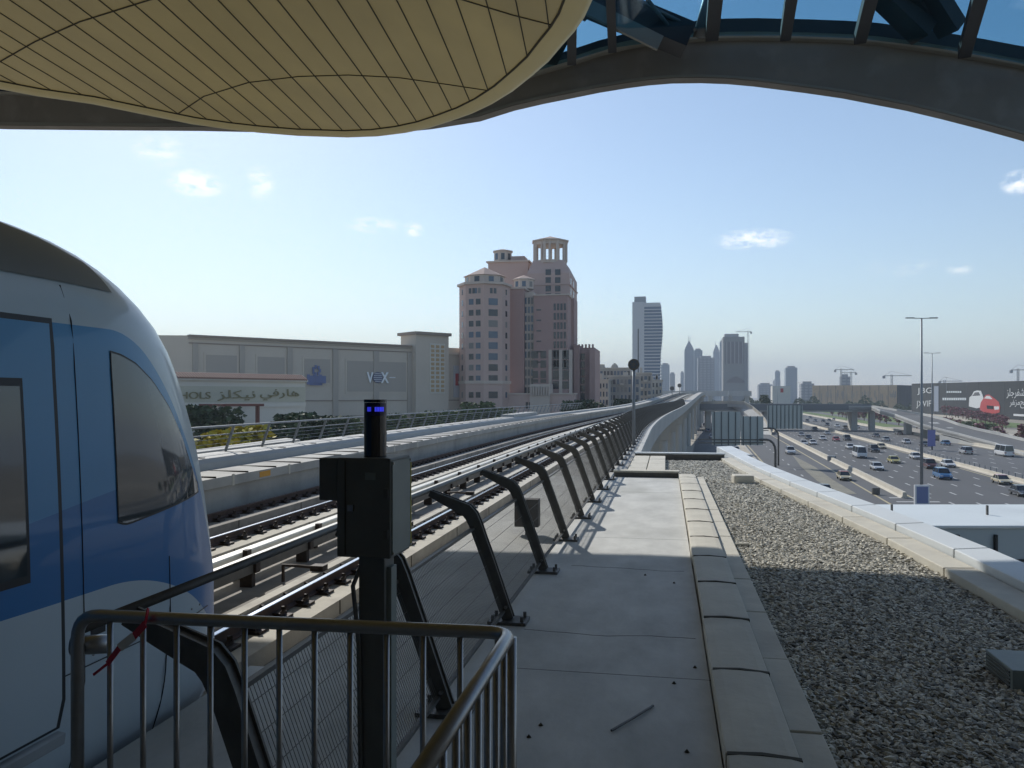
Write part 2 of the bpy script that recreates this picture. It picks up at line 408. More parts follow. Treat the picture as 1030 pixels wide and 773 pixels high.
# ---- small things
vb = thing('louvred_vent', 'small grey louvred vent box standing on the shaded gravel', 'vent', (2.6, 6.5, -.1))
b = MB(); b.box(2.40, 2.95, 6.3, 6.8, -.13, .07); b.build('vent_box', boxside, vb, bevel=.006)
for k in range(5):
    b = MB(); z = -.06 + k * .026; b.beam((2.394, 6.34, z), (2.394, 6.76, z), .006, .012); b.build('louvre', darksteel, vb)
t = MB(); c = G(747, 487, -.1); t.obox((c.x, c.y, .0), (1, .1, 0), .235, (-.1, 1, 0), .2, .12)
tag(t.build('concrete_block', creamst, bevel=.03), 'weathered buff concrete block lying alone on the gravel', 'block')
t = MB(); c = G(745, 549, -.06); t.beam((c.x - .22, c.y, -.05), (c.x + .12, c.y + .06, -.045), .05, .03)
tag(t.build('timber_offcut', creamst), 'small pale timber offcut lying on the sunlit gravel', 'offcut')
a_ = G(615, 735, .01); b_ = G(657, 710, .01); t = MB(); t.tube([a_, (a_ + b_) / 2 + Vector((.01, 0, .004)), b_], .008, 6)
tag(t.build('thin_stick', darksteel), 'thin dark stick lying on the shaded concrete walkway', 'stick')
for i, (px, py) in enumerate([(699, 672), (678, 688), (544, 730), (532, 742), (691, 757), (649, 579), (678, 587)]):
    c = G(px, py, 0); b = MB(); b.cone((c.x, c.y), .016, .001, .02, 6, i)
    tag(b.build('dirt_clod', seam), 'tiny dark clod of dirt on the bare walkway concrete', 'dirt', 'specks of dirt on the walkway')

b = MB(); rr = random.Random(4)
for x0, y0, dx, dy, n in ((-1.2, 6.9, .12, .005, 12), (-1.1, 9.6, .13, -.01, 10)):
    P_ = [Vector((x0, y0, .001))]
    for k in range(n): P_.append(P_[-1] + Vector((dx, dy + rr.uniform(-.03, .03), 0)))
    for a_, c_ in zip(P_, P_[1:]): b.beam(a_, c_, .0015 + .002 * rr.random(), .002)
struct(b.build('walkway_cracks', seam))
b = MB()
for yy in (5.9, 11.6, 17.2): b.box(-1.15, .31, yy, yy + .004, -.001, .0012)
struct(b.build('walkway_joints', seam))
# ---- track bed and viaduct
beamm = mat('beam_concrete', (.38, .38, .365), .75, var=.08, scale=.8, stain=(.37, .38, .37), stain_scale=.6)
VX = -6.78
va = thing('metro_viaduct', 'pale concrete metro viaduct curving away to the right on round piers', 'viaduct', (VX, 60, -8.5))
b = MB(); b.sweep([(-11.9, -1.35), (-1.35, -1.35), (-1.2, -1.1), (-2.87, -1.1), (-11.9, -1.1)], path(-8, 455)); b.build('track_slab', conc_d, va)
b = MB(); b.sweep([(-1.05, -.26), (-.82, -.02), (-.84, .12), (-1.0, .12), (-1.04, .02), (-1.05, -.255)], path(27.6, 455)); b.build('edge_upstand', viam, va)
b = MB(); b.sweep([(-1.02, -.3), (-.83, -.025), (-.95, -1.3), (-3.0, -2.1), (-9.6, -2.1), (-12.6, -.9), (-12.6, -.45), (-11.95, -.45), (-11.95, -1.36), (-1.3, -1.36)], path(27.6, 455)); b.build('box_girder', viam, va)
def pier(x, y, z):
    pr = []
    b = MB(); b.tube([(x, y, GZ - .3), (x, y, z - 3.6)], .7, 20); 
    b.add([(x - .75, y - .9, z - 3.9), (x + .75, y - .9, z - 3.9), (x + .75, y + .9, z - 3.9), (x - .75, y + .9, z - 3.9),
           (x - 1.1, y - 1.0, z - 1.9), (x + 1.1, y - 1.0, z - 1.9), (x + 1.1, y + 1.0, z - 1.9), (x - 1.1, y + 1.0, z - 1.9)],
          [(0, 3, 2, 1), (4, 5, 6, 7), (0, 1, 5, 4), (1, 2, 6, 5), (2, 3, 7, 6), (3, 0, 4, 7)])
    return b
for i, y in enumerate([62, 86, 112, 140, 170, 202, 236, 272, 310, 350, 392, 436]):
    pier(VX + off(y) + 4.3, y, rise(y)).build('pier', viam, va)
    pier(VX + off(y) - 3.4, y, rise(y)).build('pier', viam, va)
# left service walls and platform beam
lw = thing('track_wall', 'long concrete wall with pale top behind the far track', 'wall', (-11, 10, -1.1))
b = MB(); b.sweep([(-10.95, -1.1), (-10.72, -1.1), (-10.85, -.92), (-10.82, -.25), (-10.70, -.22), (-10.70, .02), (-11.88, .05), (-11.88, -1.1)], path(-8, 455)); b.build('wall_panel', conc, lw)
y = -6
b = MB()
while y < 60: b.box(-10.71 + off(y), -10.695 + off(y), y, y + .12, -.24, .05); y += 3.1
b.build('drip_joint', creamst, lw)
b = MB(); y = -6
while y < 90:
    b.box(-11.86 + off(y), -10.71 + off(y), y + .8, y + .83, .02, .058); y += 1.55
b.build('cap_joint', seam, lw)
b = MB(); c = WY(266, 476, 15.4); b.box(-10.71, -10.692, 20.2, 20.8, -.17, -.02); b.build('orange_mark', mat('orange_paint', (.62, .30, .03), .6), lw)
lb = thing('platform_beam', 'pale rounded concrete beam carrying the railing left of the tracks', 'beam', (-12.5, 10, 0))
b = MB(); b.sweep([(-11.95, -.6), (-11.95, .04), (-12.0, .22), (-12.12, .33), (-12.45, .36), (-13.1, .36), (-13.1, -.6)], path(-8, 66)); b.build('beam_body', beamm, lb)
b = MB(); y = -6
while y < 66:
    b.box(-13.09, -12.1, y, y + .035, .345, .366); y += 2.35
b.build('beam_joint', seam, lb)
b = MB(); b.sweep([(-11.95, -.6), (-11.95, .10), (-12.05, .24), (-12.6, .26), (-12.6, -.6)], path(66.1, 455)); b.build('outer_parapet', beamm, lb)
b = MB(); b.box(-13.0, -11.93, 64, 76, .0, .55); b.build('end_block', beamm, lb, bevel=.03)
# left railing
rl = thing('platform_railing', 'slender leaning metal railing on the beam left of the tracks', 'railing', (-12.9, 20, .36))
p0 = None
pm = MB(); pm.beam((-13.0, 0, .36), (-12.72, 0, 1.12), .07, .05, up=(0, 1, 0)); 
y = 2.2; n = 0
while y < 108:
    if p0 is None:
        LOCsave = None; p0 = pm.build('railing_post', polem, None); p0.parent = rl; p0.location = Vector((off(y), y, 0)) - Vector(rl.location)
        me = p0.data
    else:
        c = p0.copy(); COL.objects.link(c); c.parent = rl; c.location = Vector((off(y) - .5 * max(0, (y - 60) / 50), y, rise(y) )) - Vector(rl.location)
    y += 2.25
pr = path(2, 108)
b = MB(); b.tube([(-12.72 + o, y, 1.13 + r) for o, y, r in pr], .03, 8); b.build('top_rail', polem, rl, smooth=True)
b = MB(); b.tube([(-12.83 + o, y, .88 + r) for o, y, r in pr], .02, 6); b.build('middle_rail', polem, rl, smooth=True)
b = MB()
for zz in (.5, .62, .75): b.tube([(-12.9 + o, y, zz + r) for o, y, r in pr], .006, 4)
b.build('wire_infill', polem, rl)

# ---- tracks
RAIL_Z = -.70
def rail_sec(x, z):     # running rail
    return [(x - .07, z - .16), (x + .07, z - .16), (x + .07, z - .145), (x + .012, z - .12), (x + .012, z - .045), (x + .036, z - .035), (x + .036, z - .006), (x - .036, z - .006), (x - .036, z - .035), (x - .012, z - .045), (x - .012, z - .12), (x - .07, z - .145)]
pth = path(-6, 455)
clip = MB()
for s in (-1, 1):
    clip.box(s * .07 - .045, s * .07 + .045, -.07, .07, 0, .03); clip.tube([(s * .10, -.045, .03), (s * .13, 0, .075), (s * .10, .045, .03)], .014, 6)
    clip.tube([(s * .105, 0, .02), (s * .105, 0, .085)], .016, 6)
clip.box(-.17, .17, -.1, .1, -.035, .0)
for name, lab, xs in (('near_railway_track', 'near railway track running out from under the blue train nose', (-3.615, -5.05)), ('far_railway_track', 'second railway track beside the long concrete wall', (-8.55, -10.3))):
    tr = thing('railway_track', lab, 'railway track', (sum(xs) / 2, 10, -1.1), 'railway tracks on the viaduct')
    nclip = 0; proto = None
    for xi, x in enumerate(xs):
        b = MB(); b.sweep(rail_sec(x, RAIL_Z), pth); ob = b.build('rail', railm, tr)
        b = MB(); b.sweep([(x - .033, RAIL_Z - .0055), (x + .033, RAIL_Z - .0055), (x + .03, RAIL_Z), (x - .03, RAIL_Z)], pth); b.build('rail_head', railtop if x > -10 else railm, tr)  # leftmost rail head kept dull and dark, standing for the wall's shadow
        inner_s = 1
        b = MB(); b.sweep([(x - .36, -1.1), (x + .50, -1.1), (x + .50, -.885), (x - .36, -.885)], pth); b.build('plinth', plinthm if x > -10 else conc_d, tr)  # darker concrete on the leftmost plinth paints in the wall's shade
        # plinth joints and clips
        b = MB(); y = 1
        while y < 60: b.box(x + .498 , x + .506, y, y + .03, -1.09, -.89); y += 3.3
        b.build('plinth_joint', seam, tr)
    far = MB()
    y = 4.0
    for x in (xs[1], xs[0]) if xi == 9 else ((xs[1], xs[0]) if name[0] == 'n' else (xs[0], xs[1])):
        y = 5.2; k = 0
        while y < 42 and nclip < 100 and k < 60:
            if proto is None:
                proto = clip.build('rail_clip', clipm, None); proto.parent = tr; c = proto
            else:
                c = proto.copy(); COL.objects.link(c); c.parent = tr
            c.location = Vector((x, y, -.85)) - Vector(tr.location); c.scale = (1.35, 1.2, 1.35); nclip += 1; k += 1; y += .67
        while y < 120:
            far.box(x - .13 + off(y), x + .13 + off(y), y - .08, y + .08, -.885 + rise(y), -.80 + rise(y)); y += .67
    o = far.build('distant_rail_clips', clipm, tr); o['kind'] = 'stuff'
# power rail covers between the tracks
for x, lab in ((-7.15, 'boxed white power rail cover next to the far track'), (-6.72, 'boxed white power rail cover with dark side nearer the train')):
    tr = thing('power_rail', lab, 'power rail', (x, 10, -1.1))
    b = MB(); b.sweep([(x - .11, -.83), (x + .11, -.83), (x + .11, -.66), (x + .09, -.64), (x - .09, -.64), (x - .11, -.66)], pth); b.build('rail_cover', coverm, tr)
    if x > -7: 
        b = MB(); b.sweep([(x + .112, -.86), (x + .15, -.86), (x + .15, -.67), (x + .112, -.67)], pth); b.build('side_strip', darksteel, tr)
    y = 4; 
    for k in range(40):
        b = MB(); o_ = off(y); b.box(x - .09 + o_, x + .12 + o_, y, y + .12, -1.1 + rise(y), -.83 + rise(y)); b.box(x + .112 + o_, x + .2 + o_, y + .0, y + .14, -.86 + rise(y), -.60 + rise(y)); b.build('bracket', clipm, tr); y += 2.05 if x > -7 else 2.9
# raised pale cable plinth left of the near track (guide strip)
b = MB(); b.sweep([(-5.62, -1.1), (-5.45, -1.1), (-5.45, -.83), (-5.62, -.83)], pth)
tag(b.build('cable_trough', plinthm), 'low pale cable trough edging the inside of the near track', 'trough')
b = MB()
for x0, y0 in ((-5.8, 8.2), (-5.75, 13.5), (-5.8, 19)):
    pass
for i, (y0) in enumerate((8.5, 12.6, 17.2, 23)):
    b = MB(); b.tube([(-6.25, y0, -1.08), (-6.25, y0, -.80), (-5.95, y0 - .1, -.78), (-5.55, y0 - .15, -.79)], .03, 8)
    b.box(-5.66, -5.44, y0 - .25, y0 - .05, -.83, -.74)
    tag(b.build('cable_loop', clipm, smooth=False), 'dark cable loop with clamp crossing between cover and near track', 'cable', 'cable loops beside the near track')

# ---- leaning fence
FX = -1.37
fe = thing('leaning_fence', 'dark steel fence with leaning cranked posts and wire mesh along the walkway', 'fence', (FX, 6, 0))
pm = MB()
# cranked post: leaning plate then tapered arm towards the track (profile in XZ, thickness in Y)
def plate(b, pts, hw, t, mi=0):
    """polyline pts (x,z) with half widths hw -> plate of thickness t in Y"""
    n = len(pts); Lr = []
    for i, (x, z) in enumerate(pts):
        a = Vector(pts[max(i - 1, 0)]); c = Vector(pts[min(i + 1, n - 1)]); d = (c - a).normalized(); nn = Vector((-d.y, d.x)); Lr.append((Vector((x, z)) + nn * hw[i], Vector((x, z)) - nn * hw[i]))
    vs = []
    for yy in (-t / 2, t / 2):
        for l, r in Lr: vs += [(l.x, yy, l.y), (r.x, yy, r.y)]
    m = 2 * n; fs = []
    for i in range(n - 1):
        a = 2 * i
        fs += [(a, a + 1, a + 3, a + 2), (m + a, m + a + 2, m + a + 3, m + a + 1), (a, a + 2, m + a + 2, m + a), (a + 1, m + a + 1, m + a + 3, a + 3)]
    fs += [(0, m, m + 1, 1), (m - 2, m - 1, 2 * m - 1, 2 * m - 2)]
    b.add(vs, fs, mi)
prof = [(0, .03), (-.16, .48), (-.30, .86), (-.335, .935), (-.38, .985), (-.44, 1.01), (-.58, 1.07), (-.72, 1.13)]
for dy in (-.035, .035):
    q = MB(); plate(q, prof, [.050, .053, .056, .059, .058, .053, .042, .028], .014); pm.add([(x, y + dy, z) for x, y, z in q.v], q.f)
q = MB(); plate(q, prof, [.036, .040, .042, .044, .044, .040, .030, .017], .056); pm.add(q.v, q.f)
pm.box(-.17, .17, -.12, .12, 0, .028)
for sx in (-.13, .13):
    for sy in (-.08, .08): pm.tube([(sx, sy, .02), (sx, sy, .075)], .016, 6)
bolt = MB()
bolt.tube([(-.02, -.06, .14), (-.02, .06, .14)], .014, 8)
pan = MB(); SP = 2.1
def lean(t, y): return (-.345 * t - .02, y, .05 + .90 * t)
Tm = .86
k = .04
while k < SP - .03:
    a = lean(.06, k); c = lean(Tm, k); pan.beam(a, c, .0024, .0024); k += .030
for tt in (.2, .35, .5, .65, .78): pan.beam(lean(tt, .03), lean(tt, SP - .03), .003, .003)
panf = MB()
for tt in (.06, Tm): panf.beam(lean(tt, .03), lean(tt, SP - .03), .03, .022)
proto = None; y = .75 - 1.0
Y0 = 2.9
for i in range(85):
    y = Y0 + SP * i; loc = (FX + off(y), y, rise(y)); rz = -math.atan(doff(y))
    if proto is None:
        pl = []
        for mb, nm, mm in ((pm, 'fence_post', darksteel), (pan, 'mesh_panel', wirem), (panf, 'panel_frame', darksteel)):
            o = mb.build(nm, mm, None); o.parent = fe; pl.append(o)
        proto = pl
        bo = bolt.build('bolt', stainless, None); bo.parent = pl[0]
    else:
        pl = [q.copy() for q in proto]
        for q in pl: COL.objects.link(q); q.parent = fe
        if i < 14:
            bb = bo.copy(); COL.objects.link(bb); bb.parent = pl[0]
    for q in pl: q.location = Vector(loc) - Vector(fe.location); q.rotation_euler = (0, 0, rz)
pf = [(FX + off(y), y, rise(y)) for y in [.5 + 2.12 * j for j in range(86)]]
b = MB(); b.tube([(x - .735, y, z + 1.15) for x, y, z in pf[1:]], .021, 10); b.build('handrail', darksteel, fe, smooth=True)
# dark box fixed behind the fence
c = WY(567, 505, 12.9)
jb = thing('junction_box', 'square brown junction box fixed behind the fence mesh', 'box', (-1.95, 11.6, .2))
b = MB(); b.box(-2.15, -1.80, 11.55, 11.75, .12, .52); b.build('box_body', mat('brown_box', (.10, .085, .075), .6), jb, bevel=.01)
b = MB(); b.box(-2.0, -1.96, 11.6, 11.68, 0, .12); b.build('box_leg', darksteel, jb)

# ---- signal pole with round disc
sp_ = thing('track_signal', 'slim grey pole with round dark disc beside the fence', 'signal', (-1.0, 34, 0))
x, y = XA(637.5, 34), 34; 
b = MB(); b.tube([(x, y, -.2), (x, y, 3.25)], [.075, .06], 10); b.build('pole', polem, sp_, smooth=True)
b = MB(); z = ZA(367, x, y); b.tube([(x, y - .10, z), (x, y + .05, z)], .235, 24); b.tube([(x, y - .1, z + .0), (x, y - .13, z)], .19, 24)
b.build('disc', darksteel, sp_)
b = MB()
for an in range(6): 
    a = an * math.pi / 3; b.tube([(x + .12 * math.cos(a), y - .13, z + .12 * math.sin(a)), (x + .12 * math.cos(a), y - .15, z + .12 * math.sin(a))], .035, 8)
b.build('lens_cluster', glassb, sp_)
for (px, py, Y, lab) in ((683.5, 388, 330, 'tiny signal head on the far crest of the viaduct'), (676, 391, 300, 'tiny signal head low at the left edge of the viaduct crest')):
    s2 = thing('track_signal', lab, 'signal', (XA(px, Y), Y, rise(Y)))
    x = XA(px, Y); z = ZA(py, x, Y)
    b = MB(); b.tube([(x, Y, rise(Y) - .5), (x, Y, z)], .12, 6); b.build('pole', polem, s2)
    b = MB(); b.tube([(x, Y - .2, z), (x, Y + .2, z)], .8, 12); b.build('disc', darksteel, s2)

# ================================================================== foreground barrier
ba = thing('guard_barrier', 'brushed steel tube barrier with thin vertical bars in front of the train', 'barrier', (-1.2, 2.0, .33))
def tp(px, py): 
    z = EYE - .68; return G(px, py, z)
A = W(78, 619, 2.56); Cn = W(514, 636, 2.36); Dn = W(420, 778, 1.47)
zt = A.z * .0 + EYE - .685
A.z = Cn.z = Dn.z = zt
def rounded(P, r, n=5):
    out = [P[0]]
    for i in range(1, len(P) - 1):
        a, p, c = Vector(P[i - 1]), Vector(P[i]), Vector(P[i + 1]); d1 = (a - p).normalized(); d2 = (c - p).normalized()
        for k in range(n + 1):
            t = k / n; out.append((p + d1 * r) * (1 - t) ** 2 + p * 2 * t * (1 - t) + (p + d2 * r) * t ** 2)
    return out + [P[-1]]
pts = rounded([(A.x, A.y, .33), A, Cn, Dn], .09)
pts2 = rounded([Vector((A.x, A.y, .33)), Vector(A), Vector(Cn)], .10)
b = MB(); b.tube(rounded([Vector((A.x, A.y, .33)), Vector(A), Vector(Cn), Vector(Dn)], .075, 6), .0195, 16); b.build('top_tube', stainless, ba, smooth=True)
Bz = .43
b = MB(); b.tube([(A.x, A.y, Bz), (Cn.x, Cn.y, Bz)], .014, 8); b.tube([(Cn.x, Cn.y, Bz), (Dn.x, Dn.y, Bz)], .014, 8); b.build('bottom_rail', stainless, ba, smooth=True)
for k in range(1, 13):
    t = k / 12.35; x = A.x + (Cn.x - A.x) * t; y = A.y + (Cn.y - A.y) * t
    b = MB(); b.tube([(x, y, Bz), (x, y, zt - .01)], .0092, 10); b.build('vertical_bar', stainless, ba, smooth=True)
b = MB(); b.tube([(Cn.x, Cn.y, .33), (Cn.x, Cn.y, zt - .012)], .017, 10); b.build('corner_post', stainless, ba, smooth=True)
for k in range(1, 9):
    t = k / 8.6; x = Cn.x + (Dn.x - Cn.x) * t; y = Cn.y + (Dn.y - Cn.y) * t
    b = MB(); b.tube([(x, y, Bz), (x, y, zt - .01)], .0092, 10); b.build('vertical_bar', stainless, ba, smooth=True)
b = MB(); b.tube([(A.x, A.y, .62), (A.x, A.y, .62)], .02, 8)
# pipe end flange at the corner
fl = MB(); c = W(93, 649, 2.62); fl.tube([c + Vector((-.06, -.02, 0)), c + Vector((.04, .02, 0))], .030, 14); fl.build('pipe_clamp', stainless, ba, smooth=True)
# red and white tape
tpm = MB()
pth_ = [W(149, 612, 2.5), W(146, 628, 2.48), W(135, 640, 2.5), W(120, 652, 2.5), W(108, 668, 2.52), W(94, 679, 2.54)]
for i, (a, c) in enumerate(zip(pth_, pth_[1:])):
    tpm.beam(a, c, .003, [.014, .022, .026, .018, .008][i], 1 if i in (2,) else 0)
tpm.box(0, 0, 0, 0, 0, 0) if 0 else None
tp_o = tpm.build('barrier_tape', [mat('tape_red', (.50, .02, .04), .45), whitep]); tag(tp_o, 'knotted scrap of red and white tape tied to the steel barrier', 'tape')

# ================================================================== signal box on a post
sg = thing('signal_box', 'dark square signal box with blue lit beacon on a post behind the barrier', 'signal box', (0, 0, 0))
d0 = 3.25
def CB(px0, px1, py0, py1, d, dep):  # box in camera-aligned frame, real size from distance
    a = W(px0, py1, d); c = W(px1, py0, d); ux = Vector((CS, SN, 0)); uy = Vector((-SN, CS, 0))
    ctr = (a + c) / 2 + uy * dep / 2
    return ctr, ux, (c - a).dot(ux) / 2, uy, dep / 2, (c.z - a.z) / 2
def rot_box(b, ctr, hx, hy, hz, ang, mi=0, tap=0):
    ux = Vector((math.cos(ang), math.sin(ang), 0)); uy = Vector((-math.sin(ang), math.cos(ang), 0)); b.obox(ctr, ux, hx, uy, hy, hz, mi)
ang = YAW - R(28) + R(0)
c = W(376.5, 508, 3.3); ztop = ZA(459, c.x, c.y); zbot = ZA(556, c.x, c.y)
angb = R(-12)
b = MB(); rot_box(b, Vector((c.x, c.y, (ztop + zbot) / 2)), .112, .115, (ztop - zbot) / 2, YAW + angb); b.build('box_body', boxm, sg, bevel=.006)
ux = Vector((math.cos(YAW + angb), math.sin(YAW + angb), 0)); uy = Vector((-ux.y, ux.x, 0))
b = MB(); q = c + ux * .1145; rot_box(b, Vector((q.x, q.y, (ztop + zbot) / 2)), .003, .105, (ztop - zbot) / 2 - .012, YAW + angb); b.build('lit_side_plate', boxside, sg)  # paler green skin paints in the light on the box's right face
b = MB(); q = c + ux * .115 + uy * .108; rot_box(b, Vector((q.x, q.y, (ztop + zbot) / 2 - .01)), .004, .004, (ztop - zbot) / 2 - .02, YAW + angb); b.build('edge_strip', yellowp, sg)
b = MB(); q = c - ux * .152 - uy * .02; z2 = ZA(501, c.x, c.y); rot_box(b, Vector((q.x, q.y, (ztop + z2) / 2 - .002)), .04, .085, (ztop - z2) / 2, YAW + angb); b.build('side_hood', boxm, sg, bevel=.005)
b = MB(); q = c - uy * .1165 - ux * .075; rot_box(b, Vector((q.x, q.y, (ztop + zbot) / 2)), .002, .002, (ztop - zbot) / 2 - .01, YAW + angb); b.build('door_gap', seam, sg)
for zz in (.06, -.10):
    b = MB(); q = c - uy * .118 + ux * .095; rot_box(b, Vector((q.x, q.y, (ztop + zbot) / 2 + zz)), .009, .006, .018, YAW + angb); b.build('hinge', darksteel, sg)
b = MB(); q = c - uy * .121 - ux * .05; rot_box(b, Vector((q.x, q.y, (ztop + zbot) / 2)), .012, .007, .012, YAW + angb); b.build('latch', stainless, sg)
b = MB(); q = c - uy * .1165 + ux * .03; rot_box(b, Vector((q.x, q.y, ztop - .07)), .022, .0015, .014, YAW + angb); b.build('blank_plate', boxside, sg)
b = MB()
for sx in (-.1, .1):
    for zz in (ztop - .02, zbot + .02):
        q = c + ux * .116 + uy * sx; b.tube([(q.x, q.y, zz), (q.x + ux.x * .006, q.y + ux.y * .006, zz)], .005, 8)
b.build('box_screws', stainless, sg)
b = MB(); q = c - ux * .03; b.tube([(q.x, q.y, zbot + .01), (q.x - .03, q.y - .08, zbot - .12), (q.x - .01, q.y - .07, zbot - .35), (q.x, q.y - .06, .1)], .009, 8); b.build('cable', darksteel, sg, smooth=True)
b = MB(); rot_box(b, Vector((c.x + .01, c.y, zbot / 2)), .055, .055, zbot / 2, YAW + angb); b.build('post', boxm, sg, bevel=.004)
b = MB(); q = c + ux * .068; rot_box(b, Vector((q.x + .006, q.y, zbot / 2 - .02)), .01, .03, zbot / 2 - .03, YAW + angb); b.build('cable_conduit', boxside, sg)
bx, by = W(377.5, 430, 3.27).x, W(377.5, 430, 3.27).y; zb = ZA(402, bx, by)
b = MB(); b.tube([(bx, by, ztop - .002), (bx, by, zb - .065)], .045, 24); b.tube([(bx, by, zb - .012), (bx, by, zb), ], .046, 24)
b.tube([(bx, by, ztop + .09), (bx, by, ztop + .098)], .0465, 24); be = b.build('beacon', lenses, sg)
b = MB(); b.tube([(bx, by, zb - .065), (bx, by, zb - .013)], .0448, 24); b.build('beacon_glass', mat('beacon_glass', (.01, .01, .06), .15), be)
b = MB()
cd = Vector((bx, by, 0)).normalized(); ph = math.atan2(-cd.y, -cd.x)
for s0, s1 in ((-.75, -.35), (-.05, .85)):
    for k in range(6):
        a0 = ph + s0 + (s1 - s0) * k / 6; a1 = ph + s0 + (s1 - s0) * (k + 1) / 6 - .04
        P = [(bx + .0455 * math.cos(a), by + .0455 * math.sin(a)) for a in (a0, a1)]; Q = [(bx + .0425 * math.cos(a), by + .0425 * math.sin(a)) for a in (a1, a0)]
        b.prism(P + Q, zb - .048, zb - .030)
b.build('lit_lamp', bluelamp, be)
# ================================================================== TRAIN
TXC = -4.36; TL = 1.5
YT = [(-.1, 6.09), (0, 6.083), (.4, 5.993), (.8, 5.94), (1.2, 5.869), (1.5, 5.807), (1.8, 5.707), (2.0, 5.629), (2.2, 5.54), (2.4, 5.40), (2.55, 5.27), (2.7, 5.13), (2.8, 5.03), (2.9, 4.92), (3.0, 4.77), (3.08, 4.55), (3.16, 4.2)]
def yn(z):
    if z < -.1: return 6.09 - .25 * (-.1 - z)
    for (a, p), (b, q) in zip(YT, YT[1:]):
        if a <= z <= b: return p + (q - p) * (z - a) / (b - a)
    return YT[-1][1]
def halfw(z):
    if z <= .4: return 1.28 - .10 * ((.4 - z) / .5) ** 2 * (1 if z > -.3 else .9)
    if z <= 2.2: return 1.31 - .02 * (z - .4) ** 2
    t = min(1, (z - 2.2) / .925); b = 1.31 - .02 * 1.8 ** 2
    return b * (max(0, 1 - t ** 2.4)) ** .5
def ring_pt(z, s, grow=0):
    """s in [0,1]: 0 = rear on the right side ... 1 = nose centre"""
    w = halfw(z) + grow; Yn_ = yn(z) + grow; YB = -14
    S0 = .5
    if s <= S0: return (TXC + w, YB + (Yn_ - TL - YB) * (1 - (1 - s / S0) ** 2.2), z)
    a = (s - S0) / (1 - S0) * math.pi / 2
    return (TXC + w * max(0, math.cos(a)) ** (2 / 2.6), Yn_ - TL + TL * math.sin(a) ** (2 / 2.6), z)
def side_at(Y, z, grow=0):
    """point of the right flank at given Y, z"""
    w = halfw(z) + grow; Y0 = yn(z) - TL
    if Y <= Y0: return (TXC + w, Y, z)
    r = min(1, (Y - Y0) / (TL + grow)); a = math.asin(r ** (2.6 / 2)); return (TXC + w * math.cos(a) ** (2 / 2.6), Y, z)
tn = thing('metro_train', 'blue and silver driverless metro train with rounded nose at the platform', 'train', (TXC, 0, RAIL_Z))
zs = [-.35, -.25, -.1, .1, .4, .7, 1.0, 1.3, 1.6, 1.8, 2.0, 2.15, 2.3, 2.45, 2.58, 2.7, 2.8, 2.88, 2.95, 3.01, 3.05, 3.08, 3.10, 3.115, 3.124]
NS = 64
b = MB(); vs = []; fs = []
for z in zs:
    right = [ring_pt(z, i / NS) for i in range(NS + 1)]
    left = [(2 * TXC - x, y, z_) for x, y, z_ in right[::-1][1:]]
    vs += right + left
n = 2 * NS + 1
for i in range(len(zs) - 1):
    for k in range(n - 1): fs.append((i * n + k, i * n + k + 1, (i + 1) * n + k + 1, (i + 1) * n + k))
fs.append(tuple((len(zs) - 1) * n + k for k in range(n))); fs.append(tuple(range(n))[::-1])
fs.append(tuple(i * n for i in range(len(zs))) + tuple(i * n + n - 1 for i in reversed(range(len(zs)))))
b.add(vs, fs)
# livery: silver above, blue band, pale wave below
def livery(name, split_y0=None):
    m, nt, bs = new_mat(name); N, L = nt.nodes, nt.links
    tc = N.new('ShaderNodeTexCoord'); sp = N.new('ShaderNodeSeparateXYZ'); L.new(tc.outputs['Object'], sp.inputs[0])
    def M(op, a, b_=None, c_=None):
        q = N.new('ShaderNodeMath'); q.operation = op
        for i, v in enumerate((a, b_, c_)):
            if v is None: continue
            if isinstance(v, (int, float)): q.inputs[i].default_value = v
            else: L.new(v, q.inputs[i])
        return q.outputs[0]
    Y = sp.outputs['Y']; Z = M('ADD', sp.outputs['Z'], RAIL_Z)      # object origin is on the rail head
    dt = M('MAXIMUM', M('SUBTRACT', Y, 4.15), 0); ztop_ = M('SUBTRACT', 2.385, M('MULTIPLY', M('MULTIPLY', dt, dt), 1.0))
    dl = M('MAXIMUM', M('SUBTRACT', Y, 4.05), 0)
    zl = M('SUBTRACT', M('ADD', .96, M('MULTIPLY', M('SINE', M('MULTIPLY', Y, 1.1)), .02)), M('MULTIPLY', M('MULTIPLY', dl, dl), .36))
    up = M('GREATER_THAN', Z, ztop_); lo = M('LESS_THAN', Z, zl)
    def mix(f, a, b_):
        q = N.new('ShaderNodeMix'); q.data_type = 'RGBA'; L.new(f, q.inputs['Factor'])
        for nm, v in (('A', a), ('B', b_)):
            if isinstance(v, tuple): q.inputs[nm].default_value = (*v, 1)
            else: L.new(v, q.inputs[nm])
        return q.outputs['Result']
    wave = M('LESS_THAN', Z, M('ADD', 1.42, M('MULTIPLY', M('SINE', M('ADD', M('MULTIPLY', Y, 1.5), .6)), .10)))
    blue = mix(wave, (.060, .27, .52), (.025, .17, .42))
    c = mix(lo, mix(up, blue, (.50, .58, .61)), (.50, .58, .63))
    L.new(c, bs.inputs['Base Color']); bs.inputs['Roughness'].default_value = .38; bs.inputs['Coat Weight'].default_value = .3; bs.inputs['Coat Roughness'].default_value = .04
    no = N.new('ShaderNodeTexNoise'); no.inputs['Scale'].default_value = 1.3; L.new(tc.outputs['Object'], no.inputs['Vector'])
    bp = N.new('ShaderNodeBump'); bp.inputs['Strength'].default_value = .12; bp.inputs['Distance'].default_value = .02; L.new(no.outputs['Fac'], bp.inputs['Height']); L.new(bp.outputs[0], bs.inputs['Normal'])
    return m
liv = livery('train_livery')
b.build('car_body', liv, tn, smooth=True)
